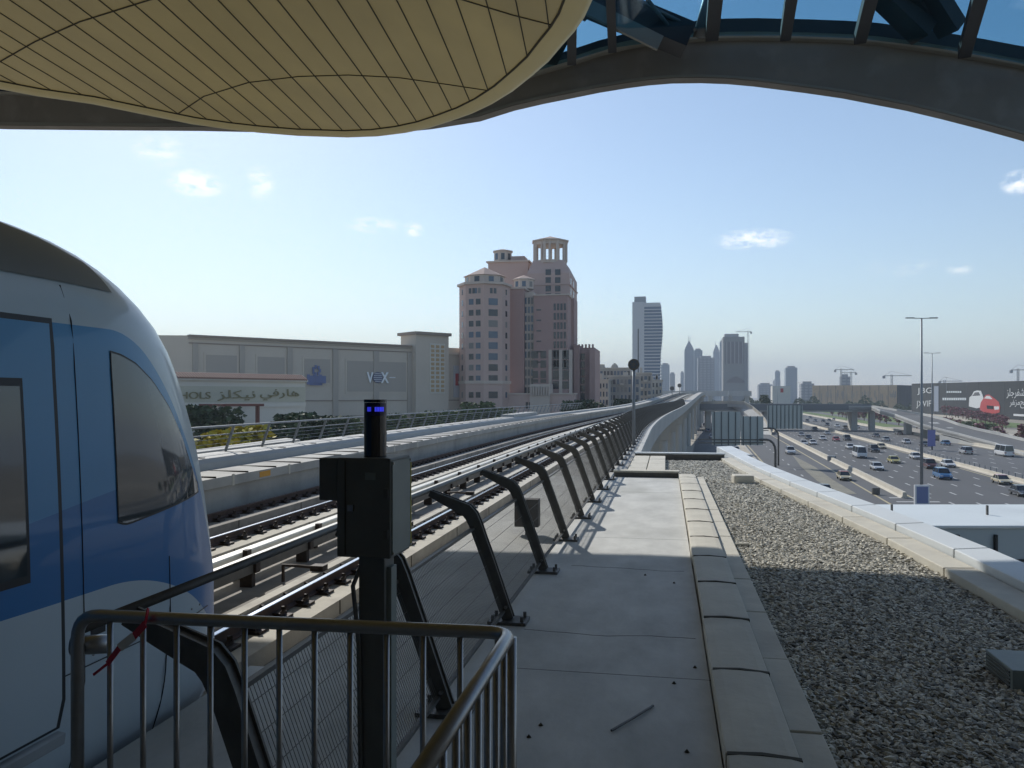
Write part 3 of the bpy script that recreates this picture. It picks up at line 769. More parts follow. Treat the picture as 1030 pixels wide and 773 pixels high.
# the flank patches: side glass, door, seams conform to the shell
def patch(name, m, ys, zfun_lo, zfun_hi, grow, nz=14, thick=.012, parent=None, hollow=None, smooth=True):
    b = MB(); vs = []; nY = len(ys)
    for y in ys:
        lo, hi = zfun_lo(y), zfun_hi(y)
        for k in range(nz + 1):
            z = lo + (hi - lo) * k / nz; vs.append(side_at(y, z, grow))
    fs = []
    for i in range(nY - 1):
        for k in range(nz): a = i * (nz + 1) + k; fs.append((a, a + nz + 1, a + nz + 2, a + 1))
    b.add(vs, fs)
    # rim back to the body
    o = b.build(name, m, parent or tn, smooth=smooth)
    if thick != .012: so = o.modifiers.new('thickness', 'SOLIDIFY'); so.thickness = thick; so.offset = -1
    return o
def frange(a, b_, n): return [a + (b_ - a) * i / n for i in range(n + 1)]
def win_hi(y):
    pts = [(4.14, 2.25), (4.24, 2.235), (4.38, 2.19), (4.55, 2.09), (4.74, 1.92), (4.89, 1.72), (5.0, 1.52), (5.08, 1.40)]
    for (a, p), (b_, q) in zip(pts, pts[1:]):
        if a <= y <= b_: return p + (q - p) * (y - a) / (b_ - a)
    return pts[-1][1]
def win_lo(y):
    return 1.27 + .12 * max(0, (4.22 - y) / .18) ** 2 + .10 * max(0, (y - 4.25))
nose_glass = mat('train_nose_glass', (.05, .062, .07), .05, coat=.3, spec=.9)
frame_blk = mat('train_gasket', (.012, .014, .018), .5)
patch('side_window_gasket', frame_blk, frange(4.138, 5.10, 24), lambda y: win_lo(max(4.14, y)) - .012, lambda y: win_hi(min(max(4.14, y), 5.08)) + .012, .004)
patch('side_window', nose_glass, frange(4.145, 5.08, 24), win_lo, win_hi, .006)
# windscreen around the nose
def scr(name, s0, s1, z0, z1, grow, m):
    b = MB(); vs = []; ns, nz = 30, 16
    for i in range(ns + 1):
        for k in range(nz + 1): vs.append(ring_pt(z0 + (z1 - z0) * k / nz, s0 + (s1 - s0) * i / ns, grow))
    vs2 = [(2 * TXC - x, y, z) for x, y, z in vs]
    fs = [(i * (nz + 1) + k, (i + 1) * (nz + 1) + k, (i + 1) * (nz + 1) + k + 1, i * (nz + 1) + k + 1) for i in range(ns) for k in range(nz)]
    b.add(vs, fs); b.add(vs2, fs); o = b.build(name, m, tn, smooth=True); return o
scr('windscreen', .86, .999, 1.32, 2.5, .006, nose_glass)
# door
DY0, DY1 = 2.2, 3.68
patch('door_gasket', frame_blk, frange(DY0 - .03, DY1 + .028, 12), lambda y: .285, lambda y: 2.405, .003)
dr = patch('door', liv, frange(DY0, DY1, 10), lambda y: .30, lambda y: 2.375, .006)
patch('door_window_gasket', frame_blk, frange(2.68, 3.475, 8), lambda y: 1.09, lambda y: 2.09, .011, parent=dr)
patch('door_window', nose_glass, frange(2.72, 3.45, 8), lambda y: 1.13, lambda y: 2.05, .016, parent=dr)
patch('door_step', mat('door_step_metal', (.30, .32, .33), .5), frange(DY0 - .5, DY1 + .03, 6), lambda y: .205, lambda y: .262, .04, thick=.06)
patch('body_seam', frame_blk, frange(3.85, 3.853, 1), lambda y: -.1, lambda y: 2.6, .004, thick=.01)
# roof shroud (dark patch on the shoulder)
def patch_roof():
    b = MB(); vs = []; ny, nz = 20, 12
    for i in range(ny + 1):
        y = 0 + 4.35 * i / ny; zlo = 2.62 + .0 * y; zhi = 3.07 - .28 * max(0, (y - 3.4)) ** 2
        for k in range(nz + 1): vs.append(side_at(y, zlo + (zhi - zlo) * k / nz, .005))
    b.add(vs, [(i * (nz + 1) + k, (i + 1) * (nz + 1) + k, (i + 1) * (nz + 1) + k + 1, i * (nz + 1) + k + 1) for i in range(ny) for k in range(nz)])
    o = b.build('roof_shroud', mat('roof_shroud_grey', (.17, .185, .185), .5, coat=.1), tn, smooth=True)
patch_roof()
patch('belt_seam', frame_blk, frange(-2, 5.15, 40), lambda y: .552, lambda y: .557, .0025, thick=.004, nz=1)
for yy in (.4, 1.9, 4.62):
    patch('panel_seam', frame_blk, frange(yy, yy + .005, 1), lambda y: -.1, lambda y: 1.0 if yy > 4 else 2.2, .003, thick=.006)
b = MB()
for yy in frange(3.92, 5.0, 9):
    p = side_at(yy, .60, .0); b.tube([p, (p[0] + .004, p[1], p[2])], .007, 8)
b.build('fixing_screws', stainless, tn)
b = MB(); p = side_at(3.95, 1.02, .003); b.box(p[0], p[0] + .004, 3.90, 4.02, .70, .76); b.build('lock_flap', frame_blk, tn, bevel=.002)
b = MB(); c = side_at(3.2, 3.02); b.obox((c[0] + .0, 3.1, 3.03), (0, 1, 0), .35, (1, 0, 0), .10, .03); b.build('roof_vent', frame_blk, tn, bevel=.01)
b = MB(); b.box(TXC - 1.0, TXC + 1.0, -12, 4.9, RAIL_Z + .05, -.34); b.build('underframe', darksteel, tn)
for x in (-3.615, -5.05):
    for y in (3.3, 1.2):
        b = MB(); b.tube([(x - .06, y, RAIL_Z + .42), (x + .06, y, RAIL_Z + .42)], .42, 24); b.build('wheel', railm, tn)

# ================================================================== STATION ROOF
sf = thing('roof_soffit', 'golden panelled roof soffit hanging over the platform end with dark seams', 'ceiling', (-5, 14, 8))
SZ = 8.0
pxo = [(-420, -60), (-330, 10), (-240, 45), (-160, 63), (-80, 76), (0, 90), (40, 97.5), (93, 105), (142, 115), (192, 125), (230, 130.5), (262, 134), (300, 137), (349.5, 138.6), (380, 137.5), (408, 134), (432, 129), (454, 122), (475, 114.5), (495, 105), (516, 92), (536, 76), (552, 62), (565, 46.6), (578, 32), (588, 17.5), (596, 0), (602, -30), (603, -70), (590, -160), (560, -300)]
outer = [G(x, y, SZ) for x, y in pxo]
P2 = [(p.x, p.y) for p in outer]
P2 += [(1.0, 2.0), (1.0, -6), (-26, -6), (-26, 4)]
def offset_in(P, d, cnt):
    out = []
    for i in range(cnt):
        a = Vector(P[max(i - 1, 0)]); c = Vector(P[min(i + 1, cnt - 1)]); t = (c - a).normalized(); nn = Vector((t.y, -t.x)); p = Vector(P[i]) + nn * d; out.append((p.x, p.y))
    return out
nO = len(outer)
inn = offset_in(P2, .42, nO) + [(.6, 2.0), (.6, -5.6), (-25.6, -5.6), (-25.6, 4)]
b = MB(); b.prism(inn, SZ + .03, SZ + .95); so_ = b.build('soffit_panels', soffitm, sf)
lip = MB(); n = nO
zr = [(0, SZ + .025), (.25, SZ - .01), (.75, SZ - .03), (1.0, SZ + .0)]
vs = []
for i in range(nO):
    a = Vector(inn[i]); c = Vector(P2[i])
    for t, z in zr: p = a.lerp(c, t); vs.append((p.x, p.y, z))
    vs.append((c.x, c.y, SZ + .95))
lip.add(vs, [(i * 5 + k, (i + 1) * 5 + k, (i + 1) * 5 + k + 1, i * 5 + k + 1) for i in range(nO - 1) for k in range(4)])
lip.build('soffit_lip', soffitlip, sf, smooth=True)
# seams running along the soffit, clipped to the panel outline
sm = MB(); da = R(-4.8); dv = Vector((math.sin(da), math.cos(da))); nv = Vector((dv.y, -dv.x))
for k in range(-62, 5):
    base_ = nv * (k * .45 + .13); run = None; tt = -2.0
    while tt < 30:
        p = base_ + dv * tt; ins = inpoly(p.x, p.y, inn)
        if ins and run is None: run = tt
        if not ins and run is not None:
            a = base_ + dv * run; c = base_ + dv * (tt - .05); sm.beam((a.x, a.y, SZ + .027), (c.x, c.y, SZ + .027), .020, .012); run = None
        tt += .06
def seam_curve(pl, w=.022):
    pts = [G(x, y, SZ + .03) for x, y in pl]
    for a, c in zip(pts, pts[1:]): sm.beam((a.x, a.y, SZ + .026), (c.x, c.y, SZ + .026), w, .013)
seam_curve([(-200, 170 - 60), (-120, 108), (0, 62), (35, 42), (80, 22), (150, 0), (215, -15)])
seam_curve([(176, 116.5), (205, 97), (250, 83), (300, 77), (350, 75.5), (400, 78), (450, 85), (503, 93)])
seam_curve([(400, -20), (466, 0), (515, 15), (562, 27)])
for i in range(nO - 1):
    a, c = inn[i], inn[i + 1]; sm.beam((a[0], a[1], SZ + .022), (c[0], c[1], SZ + .022), .035, .02)
sm.build('soffit_seams', seam, sf)
# solid shell over the hall behind the camera
b = MB(); b.prism([(-30, -14), (14, -14), (14, 3.0), (6, 5.5), (1.5, 9.5), (-3, 12.3), (-8, 13.5), (-30, 11)], 9.2, 9.8)
tag(b.build('station_roof_shell', mat('hall_ceiling', (.42, .40, .36), .7)), 'dark solid station roof shell above the golden soffit', 'roof')
b = MB(); b.box(-30, 14, -14.3, -14.0, -8, 9.8); b.box(7.5, 7.8, -14, 2.2, -8, 9.2)
tag(b.build('station_hall_wall', mat('hall_wall', (.50, .49, .46), .8)), 'grey station hall wall enclosing the platform behind the viewer', 'wall')

# arch beam in the plane Y=20.6
YA = 20.6
lower = [(-260, 118), (-120, 123), (0, 126.5), (100, 127.5), (195, 128), (290, 130), (380, 131), (430, 126), (480, 118), (515, 107), (545, 100), (575, 94), (602, 88.5), (629.5, 84), (652, 81), (676, 79), (705.6, 78.6), (733, 79.6), (760, 82), (813, 88.7), (850, 94), (881, 100), (915, 106.5), (951, 115), (990, 125), (1030, 136), (1090, 155), (1180, 190), (1290, 245)]
upper = [(-260, 84), (-120, 90), (0, 94), (100, 97), (195, 99), (290, 102), (380, 103), (430, 100), (480, 91), (515, 81), (545, 72), (575, 63), (602, 54), (629.5, 47), (652, 43), (676, 40.5), (705.6, 38.6), (733, 37.8), (760, 37.4), (813, 38.6), (850, 40), (881, 42), (915, 46.5), (951, 52), (990, 58.5), (1030, 66), (1090, 80), (1180, 108), (1290, 150)]
ar = thing('roof_arch', 'wide dark grey arched roof beam sweeping across the station opening', 'arch', (0, YA, 9))
def strip(pl_lo, pl_hi, Ylo, Yhi, th, mi=0, b=None):
    b = b or MB(); vs = []
    for (a, c) in zip(pl_lo, pl_hi):
        p = WY(*a, Ylo); q = WY(*c, Yhi); vs += [tuple(p), tuple(q), (q.x, q.y + th, q.z), (p.x, p.y + th, p.z)]
    n = len(pl_lo); fs = []
    for i in range(n - 1):
        for k in range(4): k2 = (k + 1) % 4; fs.append((i * 4 + k, i * 4 + k2, (i + 1) * 4 + k2, (i + 1) * 4 + k))
    fs += [(0, 3, 2, 1), tuple((n - 1) * 4 + k for k in range(4))]
    b.add(vs, fs, mi); return b
strip(lower, upper, YA, YA, .35).build('arch_web', archm, ar)
lower = [(x, y - 3.0) for x, y in lower]
fu = [(x, y + .5) for x, y in upper]; fu2 = [(x, y - 5.5 if x > 500 else y - 2) for x, y in upper]
strip(fu, fu2, YA - .18, YA - .26, .22).build('top_flange', archfl, ar)
lo2 = [(x, y + 1.6) for x, y in lower]; lo1 = [(x, y - .6) for x, y in lower]
strip(lo2, lo1, YA - .02, YA - .02, .40).build('bottom_flange', archfl, ar)
# dark inner rail behind the arch top
rb = [(x, y + 1) for x, y in upper[8:]]; rt = [(x, y - (20 if x < 760 else 22)) for x, y in upper[8:]]
strip([(x, y - 1) for x, y in upper[8:]], [(x, y - (13 if x < 700 else 19)) for x, y in upper[8:]], YA + .3, YA + .3, .3).build('inner_rail', archdark, ar)
# roof glazing leaning back over the platform, with mullions and trusses
gz = thing('roof_glazing', 'blue tinted roof glazing between dark mullions above the arch', 'skylight', (5, 18, 11))
gx = [505, 575, 616, 700, 716, 790, 865, 932, 970, 1040, 1120, 1220]
def up_y(px): 
    for (a, p), (b_, q) in zip(upper, upper[1:]):
        if a <= px <= b_: return p + (q - p) * (px - a) / (b_ - a)
    return 120
tops = {505: 520, 575: 576, 616: 612, 700: 705, 716: 726, 790: 806, 865: 893, 932: 925, 970: 1004, 1040: 1085, 1120: 1180, 1220: 1300}
YG = 20.2; YG2 = 15.0
for a, c in zip(gx, gx[1:]):
    p0_, p1_ = WY(a, up_y(a) - 2, YG), WY(c, up_y(c) - 2, YG); q0, q1 = WY(tops[a], -70, YG2), WY(tops[c], -70, YG2)
    b = MB(); vs = [p0_, p1_, q1, q0]; up_ = Vector((0, 0, .03)); b.add([v for v in vs] + [v + up_ for v in vs], [(0, 3, 2, 1), (4, 5, 6, 7), (0, 1, 5, 4), (1, 2, 6, 5), (2, 3, 7, 6), (3, 0, 4, 7)])
    b.build('glass_panel', roofglass, gz)
for a, w in ((575, .22), (616, .20), (716, .30), (790, .24), (865, .26), (970, .26), (1040, .3)):
    b = MB(); b.beam(WY(a, up_y(a) - 2, YG - .15), WY(tops[a], -70, YG2 - .15), w, .25); b.build('mullion', archdark, gz)
for pa, pb, w, h in (((584, -4), (692, 41), .7, .6), ((560, -22), (600, 0), .8, .8)):
    b = MB(); b.beam(WY(*pa, YG - .9), WY(*pb, YG - .4), w, h); b.build('truss_beam', archdark, gz)
b = MB(); b.beam(WY(584, 4, YG - 1.35), WY(664, 44, YG - .85), .09, .35); b.build('truss_flange', archfl, gz)
b = MB(); b.tube([WY(720, -22, YG - .6), WY(704, 38, YG - .3)], .17, 14); b.build('roof_tube', tubem, gz, smooth=True)
for pa, pb in (((650, -2), (680, 36)), ((628, -6), (700, 30))):
    b = MB(); b.tube([WY(*pa, YG - 1.6), WY(*pb, YG - .5)], .045, 8); b.build('tie_rod', tubem, gz, smooth=True)
for pa, pb, w in (((880, -14), (930, 34), .55), ((930, -14), (958, 30), .5), ((905, -14), (925, 14), .6)):
    b = MB(); b.beam(WY(*pa, YG - .8), WY(*pb, YG - .3), w, .4); b.build('truss_beam', archdark, gz)
b = MB(); a0, a1 = WY(-260, 84, 20.4), WY(560, 66, 20.4); b.add([(a0.x, a0.y, a0.z), (a1.x, a1.y, a1.z), (1.5, 9.6, 11.2), (-30, 9.6, 11.2), (a0.x, a0.y, a0.z + .3), (a1.x, a1.y, a1.z + .3), (1.5, 9.6, 11.5), (-30, 9.6, 11.5)], [(0, 3, 2, 1), (4, 5, 6, 7), (0, 1, 5, 4), (1, 2, 6, 5), (2, 3, 7, 6), (3, 0, 4, 7)])  # hidden slab added to block sun slipping between arch and soffit
strip([(x, y + 2) for x, y in upper if x <= 500], [(x, y - 52) for x, y in upper if x <= 500], YA + .25, YA + .25, .2, 0, b)  # upright strip added to stop sun passing over the arch top
tag(b.build('sun_blocker', archdark), 'added dark sun blocker sloping between the arch and the golden soffit', 'roof')
# ---- footbridge roof on the right
fb = thing('footbridge', 'white roofed footbridge with dark glass side crossing over the highway', 'footbridge', (12, 24, -8.5))
FZ = -1.5; uxc = Vector((CS, SN, 0)); uyc = Vector((-SN, CS, 0))
def dep(py, z): return F * (EYE - z) / (py - HY)
d1, d2 = dep(529, FZ), dep(507.5, FZ)
def cw(u, d, z): v = uxc * u + uyc * d; return (v.x, v.y, z)
u0 = (848 - CX) / F * d2; u0n = (900 - CX) / F * d1 - 3.0
b = MB(); b.add([cw(u0n, d1, FZ - .09), cw(75, d1, FZ - .09), cw(75, d2, FZ - .09), cw(u0n, d2, FZ - .09), cw(u0n, d1, FZ), cw(75, d1, FZ), cw(75, d2, FZ), cw(u0n, d2, FZ)],
               [(0, 3, 2, 1), (4, 5, 6, 7), (0, 1, 5, 4), (1, 2, 6, 5), (2, 3, 7, 6), (3, 0, 4, 7)]); b.build('roof_slab', footm, fb, bevel=.03)
for d, nm in ((d1 + .12, 'glass_side'), (d2 - .25, 'glass_side')):
    b = MB(); c = uxc * ((u0n + 75) / 2) + uyc * d; b.obox((c.x, c.y, FZ - 1.65), uxc, (75 - u0n) / 2, uyc, .05, 1.55); b.build(nm, footg, fb)
for k in range(30):
    u = u0n + .6 + k * 1.03
    b = MB(); c = uxc * u + uyc * (d1 + .04); b.obox((c.x, c.y, FZ - 1.75), uxc, .035, uyc, .06, 1.5); b.build('mullion', archdark, fb)
b = MB(); c = uxc * ((u0n + 75) / 2) + uyc * (d1 + .05); b.obox((c.x, c.y, FZ - .95), uxc, (75 - u0n) / 2, uyc, .04, .03); b.build('transom', archdark, fb)
b = MB(); c = uxc * ((u0n + 75) / 2) + uyc * ((d1 + d2) / 2); b.obox((c.x, c.y, FZ - 3.4), uxc, (75 - u0n) / 2, uyc, (d2 - d1) / 2, .2); b.build('deck', conc, fb)
for u in (14, 34, 55):
    b = MB(); c = uxc * u + uyc * ((d1 + d2) / 2); b.tube([(c.x, c.y, GZ - .2), (c.x, c.y, FZ - 3.5)], .6, 16); b.build('pier', conc, fb)
for px, py in ((897, 517), (993, 518)):
    c = G(px, py, FZ); b = MB(); b.box(c.x - .025, c.x + .025, c.y - .04, c.y + .04, FZ, FZ + .28); b.build('roof_anchor', darksteel, fb)
# ================================================================== GROUND AND ROADS
b = MB(); b.add([(-9000, -3000, GZ), (9000, -3000, GZ), (9000, 9000, GZ), (-9000, 9000, GZ)], [(0, 1, 2, 3)]); struct(b.build('ground', sand))
KR = .045
def rx(c, Y): return c * K + KR * Y
def sheet(name, c0, c1, y0, y1, z, m):
    y0 *= K; y1 *= K
    b = MB(); b.add([(rx(c0, y0), y0, GZ + z), (rx(c1, y0), y0, GZ + z), (rx(c1, y1), y1, GZ + z), (rx(c0, y1), y1, GZ + z)], [(0, 1, 2, 3)])
    return struct(b.build(name, m))
sheet('pale_verge', -5.5, -2.2, 20, 420, .02, paving)
sheet('left_road', -2.0, 6.6, 20, 1500, .03, asphalt2)
sheet('pavement', 6.6, 8.3, 20, 420, .12, paving)
sheet('service_road', 8.3, 20.0, 20, 1500, .03, asphalt)
sheet('highway_near_carriageway', 20.0, 36.8, 20, 2500, .035, asphalt)
sheet('highway_far_carriageway', 38.4, 55.6, 20, 2500, .035, asphalt)
sheet('median_strip', 36.7, 38.5, 20, 1500, .06, paving)
sheet('ramp_road', 57, 66, 20, 150, .03, asphalt2)
b = MB(); pa = [(915, 409), (930, 413), (969, 420.5), (1000, 432), (1030, 440), (1075, 455)]; b.add([G(x, y, GZ + .05) for x, y in pa] + [G(x, y + 3.5, GZ + .05) for x, y in pa], [(i, i + 1, i + 7, i + 6) for i in range(5)]); struct(b.build('pale_footpath', paving))
sheet('side_road', 68, 75, 20, 700, .03, asphalt2)
b = MB(); b.add([G(x, y, GZ + .03) for x, y in ((1003, 440), (1035, 437), (1100, 445), (1100, 456))], [(0, 1, 2, 3)]); struct(b.build('grass_verge', grass))
def gstrip(name, cs, w, y0, y1, m, dash=None, z=.055, stepd=12):
    b = MB(); y0 *= K; y1 *= K
    for c in cs:
        if dash is None: b.add([(rx(c - w, y0), y0, GZ + z), (rx(c + w, y0), y0, GZ + z), (rx(c + w, y1), y1, GZ + z), (rx(c - w, y1), y1, GZ + z)], [(0, 1, 2, 3)])
        else:
            y = y0
            while y < y1: b.add([(rx(c - w, y), y, GZ + z), (rx(c + w, y), y, GZ + z), (rx(c + w, y + dash), y + dash, GZ + z), (rx(c - w, y + dash), y + dash, GZ + z)], [(0, 1, 2, 3)]); y += stepd
    return struct(b.build(name, m))
gstrip('lane_dashes', [23.6, 26.1, 28.7, 31.2, 33.8, 41.7, 44.3, 46.9, 49.6, 52.3], .11, 40, 520, white, 3.2)
gstrip('lane_dashes_service', [12.6, 2.3], .10, 40, 400, white, 3.2)
gstrip('edge_lines', [20.9, 36.2, 39.0, 55.0, 9.0, 17.6], .13, 20, 900, yellow)
# hatched gore between service road and highway
b = MB()
for k in range(7):
    y = 93 + k * 4.4; b.add([(rx(18.6, y), y, GZ + .06), (rx(22.8, y), y + 1.0, GZ + .06), (rx(22.8, y), y + 1.9, GZ + .06), (rx(18.6, y), y + .9, GZ + .06)], [(0, 1, 2, 3)])
struct(b.build('gore_hatching', white))
b = MB(); pl = [G(x, y, GZ + .058) for x, y in ((797, 458), (806, 470), (822, 484), (845, 497), (862, 497), (838, 483), (820, 470))]
b.add(pl, [tuple(range(7))]); struct(b.build('chevron_area', fadedp))
gstrip('kerb', [6.6, 8.3], .12, 20, 420, conc, z=.16)
# concrete barriers
def barrier(name, label, c, y0, y1, h=1.0, w=.35, m=barrierm, grp=None, posts=0):
    y0 *= K; y1 *= K
    t = thing(name, label, 'barrier', (rx(c, (y0 + y1) / 2), (y0 + y1) / 2, GZ), grp); L = 24; y = y0
    while y < y1:
        e = min(y + L, y1); a, q = rx(c, y), rx(c, e - .05); sec = [(-w, 0), (w, 0), (w * .5, .35 * h), (w * .35, h), (-w * .35, h), (-w * .5, .35 * h)]; b = MB()
        b.add([(a + x, y, GZ + z) for x, z in sec] + [(q + x, e - .05, GZ + z) for x, z in sec], [(0, 1, 2, 3, 4, 5)[::-1], (6, 7, 8, 9, 10, 11)] + [(i, (i + 1) % 6, 6 + (i + 1) % 6, 6 + i) for i in range(6)])
        b.build('barrier_wall', m, t); y = e
    if posts:
        b = MB(); y = y0
        while y < y1: b.box(rx(c, y) - .08, rx(c, y) + .08, y, y + .1, GZ + .1, GZ + 1.35); y += posts
        b.build('guard_posts', polem, t)
    return t
barrier('concrete_barrier', 'pale concrete barrier splitting the service road from the busy highway', 20.1, 90, 320, .85, .6)
barrier('median_barrier', 'low median barrier with small posts between the two highway directions', 37.6, 30, 600, .7, .45, posts=3)
barrier('edge_barrier', 'long pale barrier along the outer right edge of the highway', 55.9, 150, 520, 1.0, .35)
t = thing('crash_cushion', 'short grey crash cushion at the gap in the service road barrier', 'barrier', (rx(20.1, 186), 186, GZ)); b = MB(); b.tube([(rx(20.1, 186), 186, GZ), (rx(20.1, 186), 186, GZ + 1.15)], .9, 14); b.build('cushion_drum', polem, t)

# ---- overpass and ramp
op = thing('overpass', 'dark road overpass crossing high above the highway', 'overpass', (55, 357, GZ))
xa, xb = XA(640, 357), XA(872, 357)
b = MB(); b.box(xa, xb, 351, 365, -4.3, -2.3); b.build('deck', viam, op)
b = MB(); b.box(xa, xb, 350.6, 351.0, -3.6, -1.1); b.build('parapet', darksteel if 0 else mat('overpass_shade_side', (.17, .18, .19), .7), op)  # near parapet coloured darker: the overpass shade side is painted in
b = MB(); b.box(xa, xb, 365, 365.3, -3.6, -1.1); b.build('parapet', viam, op)
for px in (712, 770, 858, 866):
    x = XA(px, 357)
    if px == 858 or px == 712 or px == 770: 
        b = MB(); b.box(x - 1.1, x + 1.1, 354, 362, GZ - .2, -4.3); b.build('pier', viam, op)
rp = [((840, 409.5), -1.4), ((870, 411), -1.5), ((885, 414), -2.2), ((900, 418), -3.2), ((913, 423), -4.1), ((926, 428), -5.0), ((945, 433), -5.85), ((965, 438), -6.6), ((983, 443), -7.2), ((1001, 447.6), -7.7), ((1030, 458.5), -8.35), ((1060, 470), -8.42)]
rp = [(p, KZ(z) if z > -8.3 else GZ + (z + 8.5)) for p, z in rp]
pts = [G(p[0], p[1], z) for p, z in rp]
pts[0] = Vector((xb - 14, 351, -2.3)); pts[1] = Vector((xb, 350, -2.35))
rm = thing('curved_ramp', 'pale curved ramp sweeping down from the overpass to the right of the highway', 'ramp', tuple(pts[5]))
deck = MB(); par = MB(); par2 = MB(); Lp = []
for i, p in enumerate(pts):
    a = pts[max(i - 1, 0)]; c = pts[min(i + 1, len(pts) - 1)]; t = (c - a); t.z = 0; t.normalize(); nn = Vector((-t.y, t.x, 0))
    if nn.x < 0 and i > 3: nn = -nn
    if i <= 3: nn = Vector((0, 1, 0)).lerp(Vector((abs(t.y), abs(t.x), 0)).normalized(), i / 4).normalized()
    Lp.append((p, p + nn * 12))
def quadstrip(b, rows):
    n = len(rows[0]); o = [v for r in rows for v in r]; fs = []
    for i in range(len(rows) - 1):
        for k in range(n): k2 = (k + 1) % n; fs.append((i * n + k, i * n + k2, (i + 1) * n + k2, (i + 1) * n + k))
    fs += [tuple(range(n))[::-1], tuple((len(rows) - 1) * n + k for k in range(n))]; b.add(o, fs)
Z = lambda v, z: (v.x, v.y, v.z + z)
def abs_z(v, z): return (v.x, v.y, max(GZ - .3, v.z + z))
quadstrip(deck, [[abs_z(p, -1.0), abs_z(q, -1.0), Z(q, -.05), Z(p, -.05)] for p, q in Lp]); deck.build('ramp_deck', viam, rm)
quadstrip(par, [[abs_z(p, -.8), Z(p.lerp(q, .03), -.04), Z(p.lerp(q, .03), .55), Z(p, .55)] for p, q in Lp]); par.build('parapet', viam, rm)
quadstrip(par2, [[Z(q.lerp(p, .03), -.04), abs_z(q, -1.0), Z(q, .7), Z(q.lerp(p, .03), .7)] for p, q in Lp]); par2.build('parapet', viam, rm)
b = MB(); b.add([Z(p.lerp(q, t), .0) for p, q in Lp for t in (.05, .95)], [(2 * i, 2 * i + 1, 2 * i + 3, 2 * i + 2) for i in range(len(Lp) - 1)]); b.build('ramp_surface', asphalt2, rm)
for i in (1, 3, 4):
    p, q = Lp[i]; c = p.lerp(q, .45); b = MB(); b.box(c.x - 1, c.x + 1, c.y - 1.6, c.y + 1.6, GZ - .2, c.z - 1.35); b.build('pier', viam, rm)
p, q = Lp[5]; b = MB(); quadstrip(b, [[(p.x, p.y, GZ - .2), (q.x, q.y, GZ - .2), (q.x, q.y, z_ - 1.35), (p.x, p.y, z_ - 1.35)] for p, q, z_ in [(Lp[i][0], Lp[i][1], Lp[i][0].z) for i in range(6, 10)]]); b.build('abutment', viam, rm)
# far second bridge
ob = thing('far_bridge', 'low far bridge line beyond the overpass in the haze', 'bridge', (100, 640, GZ))
b = MB(); b.box(XA(560, 640), XA(756, 640), 640, 650, 2.2, 6.2); b.build('deck', viam, ob)
for px in (600, 660, 700, 715, 735, 752):
    b = MB(); x = XA(px, 640); b.box(x - 1.4, x + 1.4, 643, 647, GZ, 2.2); b.build('pier', viam, ob)
# left curved ramp behind the gantry
lr = thing('slip_ramp', 'pale slip ramp wall curving down behind the large sign backs', 'ramp', tuple(W(745, 433, 330)))
qp = [(705, 404.5, 262), (720, 403.6, 258), (735, 403.2, 254), (748, 404, 250), (757, 409, 246), (765, 416, 240), (770, 422, 232), (774, 430, 226), (776, 436, 222)]
ptz = [W(p[0], p[1], p[2] * K) for p in qp]
b = MB(); quadstrip(b, [[(p.x, p.y, max(GZ, p.z - 1.5)), (p.x + .3, p.y + .4, max(GZ, p.z - 1.5)), (p.x + .3, p.y + .4, p.z), (p.x, p.y, p.z)] for p in ptz]); b.build('parapet', barrierm, lr)
b = MB(); quadstrip(b, [[(p.x, p.y, max(GZ - .1, p.z - 2.6)), (p.x - 4, p.y + 6, max(GZ - .1, p.z - 2.6)), (p.x - 4, p.y + 6, max(GZ, p.z - 1.2)), (p.x, p.y, max(GZ, p.z - 1.2))] for p in ptz]); b.build('ramp_deck', viam, lr)
for i in (1, 3):
    p = ptz[i]; b = MB(); b.box(p.x - 1.4, p.x - .2, p.y + 2, p.y + 4, GZ - .2, p.z - 2.5); b.build('pier', viam, lr)

# ---- sign gantries (backs of signs)
ribm = mat('sign_rib_grey', (.10, .12, .125), .6)
def gantry(label, d, panels, rib, post, beam_py):
    g0 = W(post[0], HY, d); t = thing('sign_gantry', label, 'road sign', (g0.x, g0.y, GZ), 'road sign gantries seen from behind')
    ux = Vector((CS, SN, 0)); uy = Vector((-SN, CS, 0))
    for (x0, x1, y0, y1) in panels:
        a, c = W(x0, y1, d), W(x1, y0, d); m_ = (a + c) / 2; hw = (c - a).dot(ux) / 2; hh = (c.z - a.z) / 2
        b = MB(); b.obox(m_ + uy * .1, ux, hw, uy, .04, hh); b.build('sign_panel', signback, t)
        k = -hw + rib * .3
        b = MB()
        while k < hw: b.obox(m_ + ux * k - uy * .02, ux, .055, uy, .07, hh + .03); k += rib
        b.build('panel_ribs', ribm, t)
    x0 = min(p[0] for p in panels) - 14; zb = W(0, beam_py, d).z
    for dz in (0, -.45):
        b = MB(); b.beam(W(x0, HY, d) + Vector((0, 0, zb + dz - EYE)), W(post[0] - 10, HY, d) + Vector((0, 0, zb + dz - EYE)), .16, .16); b.build('gantry_beam', darksteel, t)
    P = W(post[0], HY, d); P.z = GZ
    arc = [P, P + Vector((0, 0, zb - GZ - 1.6))] + [P - ux * (1.3 * (1 - math.cos(a))) + Vector((0, 0, zb - GZ - 1.6 + 1.6 * math.sin(a))) for a in (.4, .8, 1.2, 1.57)]
    arc.append(W(post[0] - 16, HY, d) + Vector((0, 0, zb - EYE)))
    b = MB(); b.tube(arc, .17, 12); b.build('gantry_post', darksteel, t, smooth=True)
    return t
gantry('nearer curved post gantry carrying two tall ribbed sign backs', 120, [(716.5, 744.8, 414.5, 448), (745.6, 768, 419, 448)], 1.04, (780, 0), 442.5)
gantry('farther gantry with one fine ribbed dark sign back left of the highway', 165, [(772, 807.5, 408, 431.5)], .82, (783, 0), 431)

